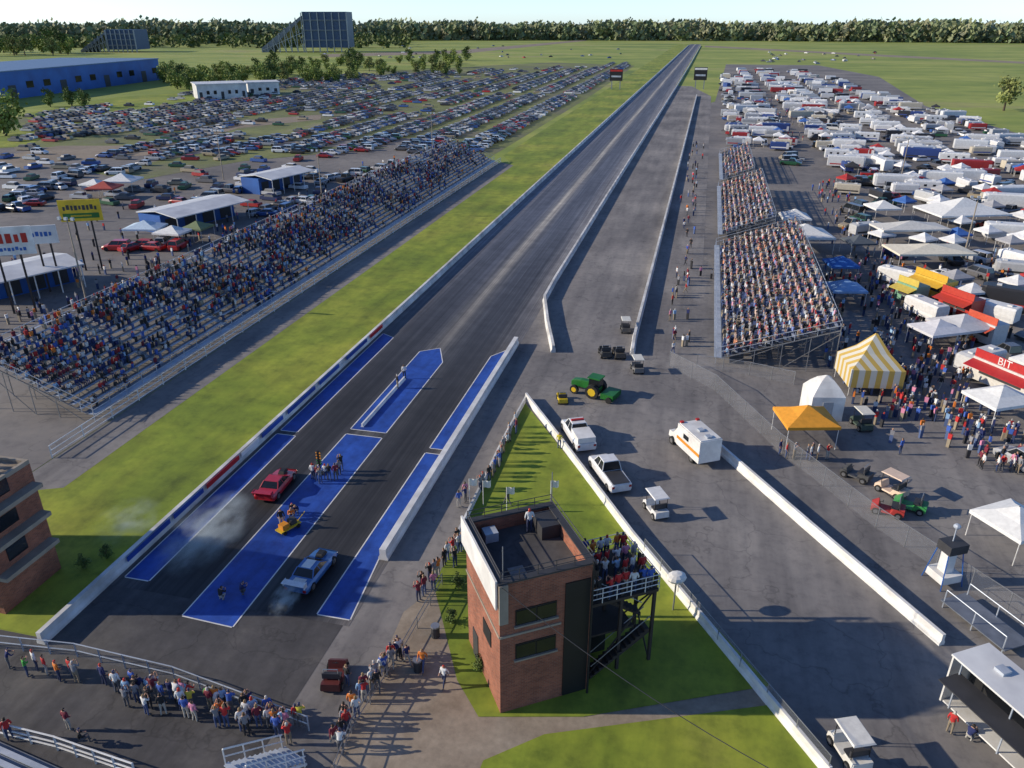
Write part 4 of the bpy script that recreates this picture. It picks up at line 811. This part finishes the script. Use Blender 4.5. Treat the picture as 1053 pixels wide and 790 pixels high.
def bigbuilding(a, D, h, label, wm, rm, nwin, name='warehouse'):
    p, L, rz = midp(*a); t = E(name, p, rz, label, 'building'); part('wall', wm, (0,D/2,0,L,D,h), parent=t); part('roof', rm, (0,D/2,h,L+1,D+1,.5), parent=t)
    for i in range(nwin): part('window' if i % 3 else 'door', M_glass if i % 3 else M_dark, (-L/2+L*(i+.5)/nwin,-.06,h*.35 if i % 3 else .1,L/nwin*.4,.1,h*.25 if i % 3 else h*.5), parent=t)
bigbuilding((-60,112,166,82),70,13,'huge blue warehouse at the upper left',M_bluew,mat('blue grey roof',(.14,.22,.36),.5),14)
bigbuilding((204,103,255,101),18,7,'low pale building beyond the car park',M_roofw,M_roofw,7,'office_building'); bigbuilding((256,98,288,97),14,6,'small white building right of the low pale building',M_white,M_roofw,4,'office_building')
def bigstand(x0,x1,y,h,label):
    p, L, rz = midp(x0,y,x1,y); t = E('distant_grandstand', p, rz, label, 'grandstand'); D = 40
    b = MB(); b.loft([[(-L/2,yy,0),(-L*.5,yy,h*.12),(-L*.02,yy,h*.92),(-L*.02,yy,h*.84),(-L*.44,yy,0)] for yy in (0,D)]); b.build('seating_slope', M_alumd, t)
    b = MB(); n = 7
    for i in range(n+1):
        x = -L/2+L*.48*i/n; z = h*.9*i/n+.1*h
        b.tube((x,-.5,0),(x,-.5,z),.7,0,4)
        if i: b.tube((x,-.5,0),(x-L*.48/n,-.5,z-h*.9/n),.5,0,4); b.tube((x,-.5,z*.5),(x-L*.48/n,-.5,(z-h*.9/n)*.5),.5,0,4)
    b.build('truss', M_steel, t)
    part('press_box', mat('dark blue panels',(.05,.09,.18),.5), (L*.24,D/2,h*.12,L*.5,D,h*.9), parent=t)
    for i in range(7): part('column', M_steel, (L*.49*i/6,-.8,0,1.2,1.2,h*1.0), parent=t)
    for k in (.3,.55,.8): part('floor_slab', M_alumd, (L*.24,-.5,h*k,L*.5,1.4,1.2), parent=t)
bigstand(270,360,54,46,'towering dark speedway grandstand on the horizon at the upper left'); bigstand(84,142,54,26,'smaller dark grandstand on the horizon left of the towering one')
def board(x, y, ztop, w, h, bg, bars, label, rz):
    q = P(x,y); t = E('billboard', q, rz, label, 'billboard')
    part('panel', bg, (0,0,ztop-h,w,.25,h), parent=t)
    for m_, a, c, d, e in bars: part('printed_mark', m_, (a*w,-.15,ztop-h+c*h,d*w,.03,e*h), parent=t)
    for s in (-.2,.2): part('pole', M_wood, (s*w,.1,0,.22,.22,ztop-h), parent=t)
glyph = lambda m_, x0, x1, n, z, h: [(m_, x0+(x1-x0)*(i+.5)/n, z+(.03 if i % 3 == 1 else 0), (x1-x0)/n*(.75 if i % 2 else .55), h*(1 if i % 4 else .8)) for i in range(n)]
board(97,278,11.2,6.0,3.3,M_yel,glyph(M_dark,-.42,.42,9,.52,.22)+[(M_grn,0,.14,.86,.24),(M_yel,0,.22,.5,.07)],'yellow billboard with dark lettering on tall poles behind the left grandstand',.45)
board(26,322,11.8,6.6,3.7,M_white,glyph(M_red,-.42,.42,6,.42,.34)+glyph(M_bluew,-.35,.35,10,.14,.12),'mostly white billboard with red lettering at the left edge',.5)
board(58,300,9.8,4.0,2.6,M_roofw,glyph(M_bluew,-.35,.35,5,.4,.25),'smaller pale billboard with blue marks between the two other billboards',.5)
def lamp(x, y, h, label):
    q = P(x,y); t = E('light_pole', q, 0, label, 'light pole', 'tall light poles'); b = MB(); b.tube((0,0,0),(0,0,h),.14,0,6,.08); b.build('pole', M_tan, t)
    b = MB(); b.tube((-1.2,0,h-.3),(1.2,0,h-.3),.06,0,5); b.build('crossarm', M_wood, t)
    for s in (-1,0,1): b = MB(); b.box(s*1.0,-.15,h-.25,.4,.3,.35); b.build('lamp', M_alum, t)
for x, y, h, lb in ((92,322,13,'beside the yellow billboard'),(333,222,13,'behind the middle of the left grandstand'),(989,272,11,'beside the largest white tent'),(445,160,12,'behind the far end of the left grandstand'),(925,190,11,'between the pit rows'),(230,185,12,'next to the smaller blue shed')): lamp(x, y, h, 'tall light pole '+lb)
def scoreboard(x, y, h, label):
    q = P(x,y); t = E('scoreboard', q, 0, label, 'scoreboard')
    for s in (-1,1): part('pole', M_steel, (s*2.4,.3,0,.5,.5,h*.45), parent=t)
    part('panel', M_black, (0,0,h*.42,7.4,.6,h*.58), parent=t)
    part('header', M_red if x < 680 else M_white, (0,-.35,h*.88,7,.06,h*.09), parent=t); part('display', M_alum, (0,-.35,h*.6,5.6,.06,h*.08), parent=t)
scoreboard(633,92,11,'left black scoreboard with red header beside the track'); scoreboard(719,92,12,'right black scoreboard with white header beside the return road')
q = P(283,800); t = E('metal_staircase', (q.x,q.y,.05), -.35, 'aluminium staircase with handrails at the bottom edge', 'staircase')
for i in range(12): part('step', M_alum, (0,i*.3-2,2.5-.2*i,1.6,.28,.05), parent=t)
for s in (-1,1):
    b = MB(); b.tube((s*.85,-2,3.5),(s*.85,1.4,1.2),.05,0,5); b.tube((s*.85,-2,3.0),(s*.85,1.4,.7),.04,0,5); b.tube((s*.85,-2,2.4),(s*.85,1.4,.1),.08,0,5)
    for k in range(4): b.tube((s*.85,-2+k*1.1,0),(s*.85,-2+k*1.1,3.5-.75*k),.04,0,5)
    b.build('handrail', M_white, t)
q = P(50,800); t = E('small_bleacher', (q.x,q.y,.05), -.15, 'small aluminium bleacher in the bottom left corner', 'bleacher')
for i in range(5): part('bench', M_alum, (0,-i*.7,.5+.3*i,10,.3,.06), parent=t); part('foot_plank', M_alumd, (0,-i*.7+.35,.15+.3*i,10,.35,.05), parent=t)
for x in (395,430,448):
    q = P(x, 690 if x < 440 else 655); t = E('trash_barrel', (q.x,q.y,.05), 0, f'dark waste barrel on the walkway {"near the railing" if x == 395 else "between railing and tower" if x == 430 else "nearest to the lawn"}', 'barrel')
    b = MB(); b.tube((0,0,0),(0,0,.85),.28,0,10); b.build('drum', M_dark, t); b = MB(); b.tube((0,0,.8),(0,0,.9),.3,0,10); b.build('rim', M_steel, t)

# ------------------------------------------------------------------ trees
G1 = [(.09,.13,.04),(.12,.16,.045),(.08,.11,.035),(.15,.18,.06)]
def crown(b, x, y, z, rx, rz, n, ls, base, clumps=14, lo=.55, hi=1.45):
    cs = []
    for _ in range(clumps):
        while True:
            v = Vector((R.uniform(-1,1),R.uniform(-1,1),R.uniform(-1,1)))
            if .25 < v.length < .9: break
        cs.append((v, R.uniform(lo,hi)))
    for _ in range(n):
        v, s = R.choice(cs); p = v+Vector((R.gauss(0,.19),R.gauss(0,.19),R.gauss(0,.17)))
        c = Vector((x+p.x*rx, y+p.y*rx, z+p.z*rz)); a = Vector((R.gauss(0,1),R.gauss(0,1),R.gauss(0,1))).normalized(); d = a.orthogonal().normalized(); e = a.cross(d); l = ls*R.uniform(.6,1.3)
        b.add([c-d*l-e*l*.5, c+d*l-e*l*.6, c+d*l*.8+e*l*.6, c-d*l*.7+e*l*.7], [(0,1,2,3)], 0, tuple(q*s for q in base))
def treemesh(h, r, n, ls, base):
    t = MB(); t.tube((0,0,0),(0,0,h*.5),h*.035,0,7,h*.02)
    for k in range(6):
        a = k*1.05; t.tube((0,0,h*(.28+.04*k)),(math.cos(a)*r*.6,math.sin(a)*r*.6,h*(.55+.05*k)),h*.014,0,5,h*.005)
    c = MB(); crown(c,0,0,h*.52,r,h*.46,n,ls,base); return t.mesh('trunk', M_bark), c.mesh('crown', M_leaf)
TP = [treemesh(9,4,800,.36,(.17,.22,.05)), treemesh(11,4.5,800,.42,(.11,.16,.04)), treemesh(8,3.6,700,.36,(.22,.25,.08))]
TN = ['yellow green','dark green','pale green']
def tree(x, y, k, s, label, group=None, cat='tree', name='tree'):
    q = P(x,y); t = E(name, q, R.uniform(0,6), label, cat, group); t.scale = (s,s,s); put(TP[k][0],'trunk',t); put(TP[k][1],'crown',t)
tree(6,140,0,1.8,'large pale green tree at the left edge by the warehouse'); tree(1032,114,2,1.7,'lone bushy tree in the right field')
for i, (x, y) in enumerate(((52,110),(74,109),(88,111))): tree(x,y,1,.75,f'dark round shrub in front of the warehouse, {ORD(i+1)} from the left','round shrubs by the warehouse','shrub','shrub')
xs = sorted([R.uniform(166,480) for _ in range(120)])
for i, x in enumerate(xs): k = R.choice((0,0,1,2)); tree(x, 91-(x-168)*.06+R.uniform(-14,4), k, R.uniform(.6,1.3), f'{TN[k]} tree in the belt beyond the car park, {ORD(i+1)} from the left', 'trees beyond the car park')
for i in range(16): tree(R.uniform(-10,80), R.uniform(54,60), i % 3, R.uniform(1.9,2.8), f'tall {TN[i%3]} tree above the blue warehouse, one of a loose group', 'trees above the warehouse')
for i, (x,y) in enumerate(((472,605),(464,640),(110,575),(88,585),(495,690))): tree(x,y,1,.11,f'low green bush {["left of the tower by the kerb","beside the tower walkway","by the left wall near the smoke","beside the brick building","at the left foot of the tower"][i]}',None,'bush','bush')
b = MB()
for i in range(3600):
    a = R.uniform(-.64,.64)+yaw; u = (a-yaw)/.62
    D = R.uniform(1750,2200) if u < .35 else R.uniform(1620,2150)
    x, y = -math.sin(a)*D, math.cos(a)*D; h = R.uniform(30,37)+3*math.sin(a*23)+2*math.sin(a*71); s = R.uniform(.9,1.12)
    base = R.choice([(.17,.22,.12),(.20,.24,.13),(.24,.26,.15),(.15,.19,.11),(.25,.25,.16),(.19,.22,.125)])  # leaf greens lightened, distance haze painted into the colour
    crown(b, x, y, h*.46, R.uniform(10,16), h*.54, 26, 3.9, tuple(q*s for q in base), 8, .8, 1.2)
tag(b.build('distant_forest', M_leaf), 'dense belt of forest along the whole horizon', 'forest', None, 'stuff')
b = MB()
for i in range(380):
    q = P(R.choice([R.uniform(-10,420),R.uniform(-10,160)]), R.uniform(43,50)); crown(b, q.x, q.y, 8, R.uniform(8,14), 9, 30, 2.6, R.choice(G1), 7, .7, 1.3)
tag(b.build('hedgerow_wood', M_leaf), 'lower nearer wood in front of the horizon forest at the upper left', 'wood', None, 'stuff')

# ------------------------------------------------------------------ camera, light
cd = bpy.data.cameras.new('camera'); cam = bpy.data.objects.new('camera', cd); col.objects.link(cam); sc.camera = cam
cd.sensor_width = 36; cd.lens = 36*FP/1053; cd.clip_end = 20000; cam.location = (0,0,HC); cam.rotation_euler = (math.pi/2-pit, 0, yaw)
el = math.radians(22); dh = Vector((.975,.22)).normalized()
sd = bpy.data.lights.new('sun', 'SUN'); sd.energy = 5; sd.angle = math.radians(.5); sd.color = (1,.88,.70)
so = bpy.data.objects.new('sun', sd); col.objects.link(so); dv = Vector((dh.x*math.cos(el), dh.y*math.cos(el), -math.sin(el))); so.rotation_euler = dv.to_track_quat('-Z','Y').to_euler()
w = bpy.data.worlds.new('World'); sc.world = w; w.use_nodes = True; nt = w.node_tree
s = nt.nodes.new('ShaderNodeTexSky'); s.sky_type = 'NISHITA'; s.sun_disc = False; s.sun_elevation = el; s.sun_rotation = math.atan2(-dh.x, -dh.y); s.altitude = 0; s.dust_density = .3; s.ozone_density = 2.5
tc = nt.nodes.new('ShaderNodeTexCoord'); sx = nt.nodes.new('ShaderNodeSeparateXYZ'); nt.links.new(tc.outputs['Generated'], sx.inputs[0])
f = ramp(nt, sx.outputs[2], [(0,(1.35,1.75,2.6)),(.04,(1.15,1.5,2.2)),(.2,(.75,.85,1.1)),(1,(.68,.78,1.0))])
nt.links.new(mix(nt, s.outputs[0], f, 1., 'MULTIPLY'), nt.nodes['Background'].inputs[0]); nt.nodes['Background'].inputs[1].default_value = .13
sc.view_settings.view_transform = 'Standard'; sc.view_settings.look = 'None'; sc.view_settings.exposure = 0
print('PEOPLE', npers[0], 'OBJ', len(bpy.data.objects))
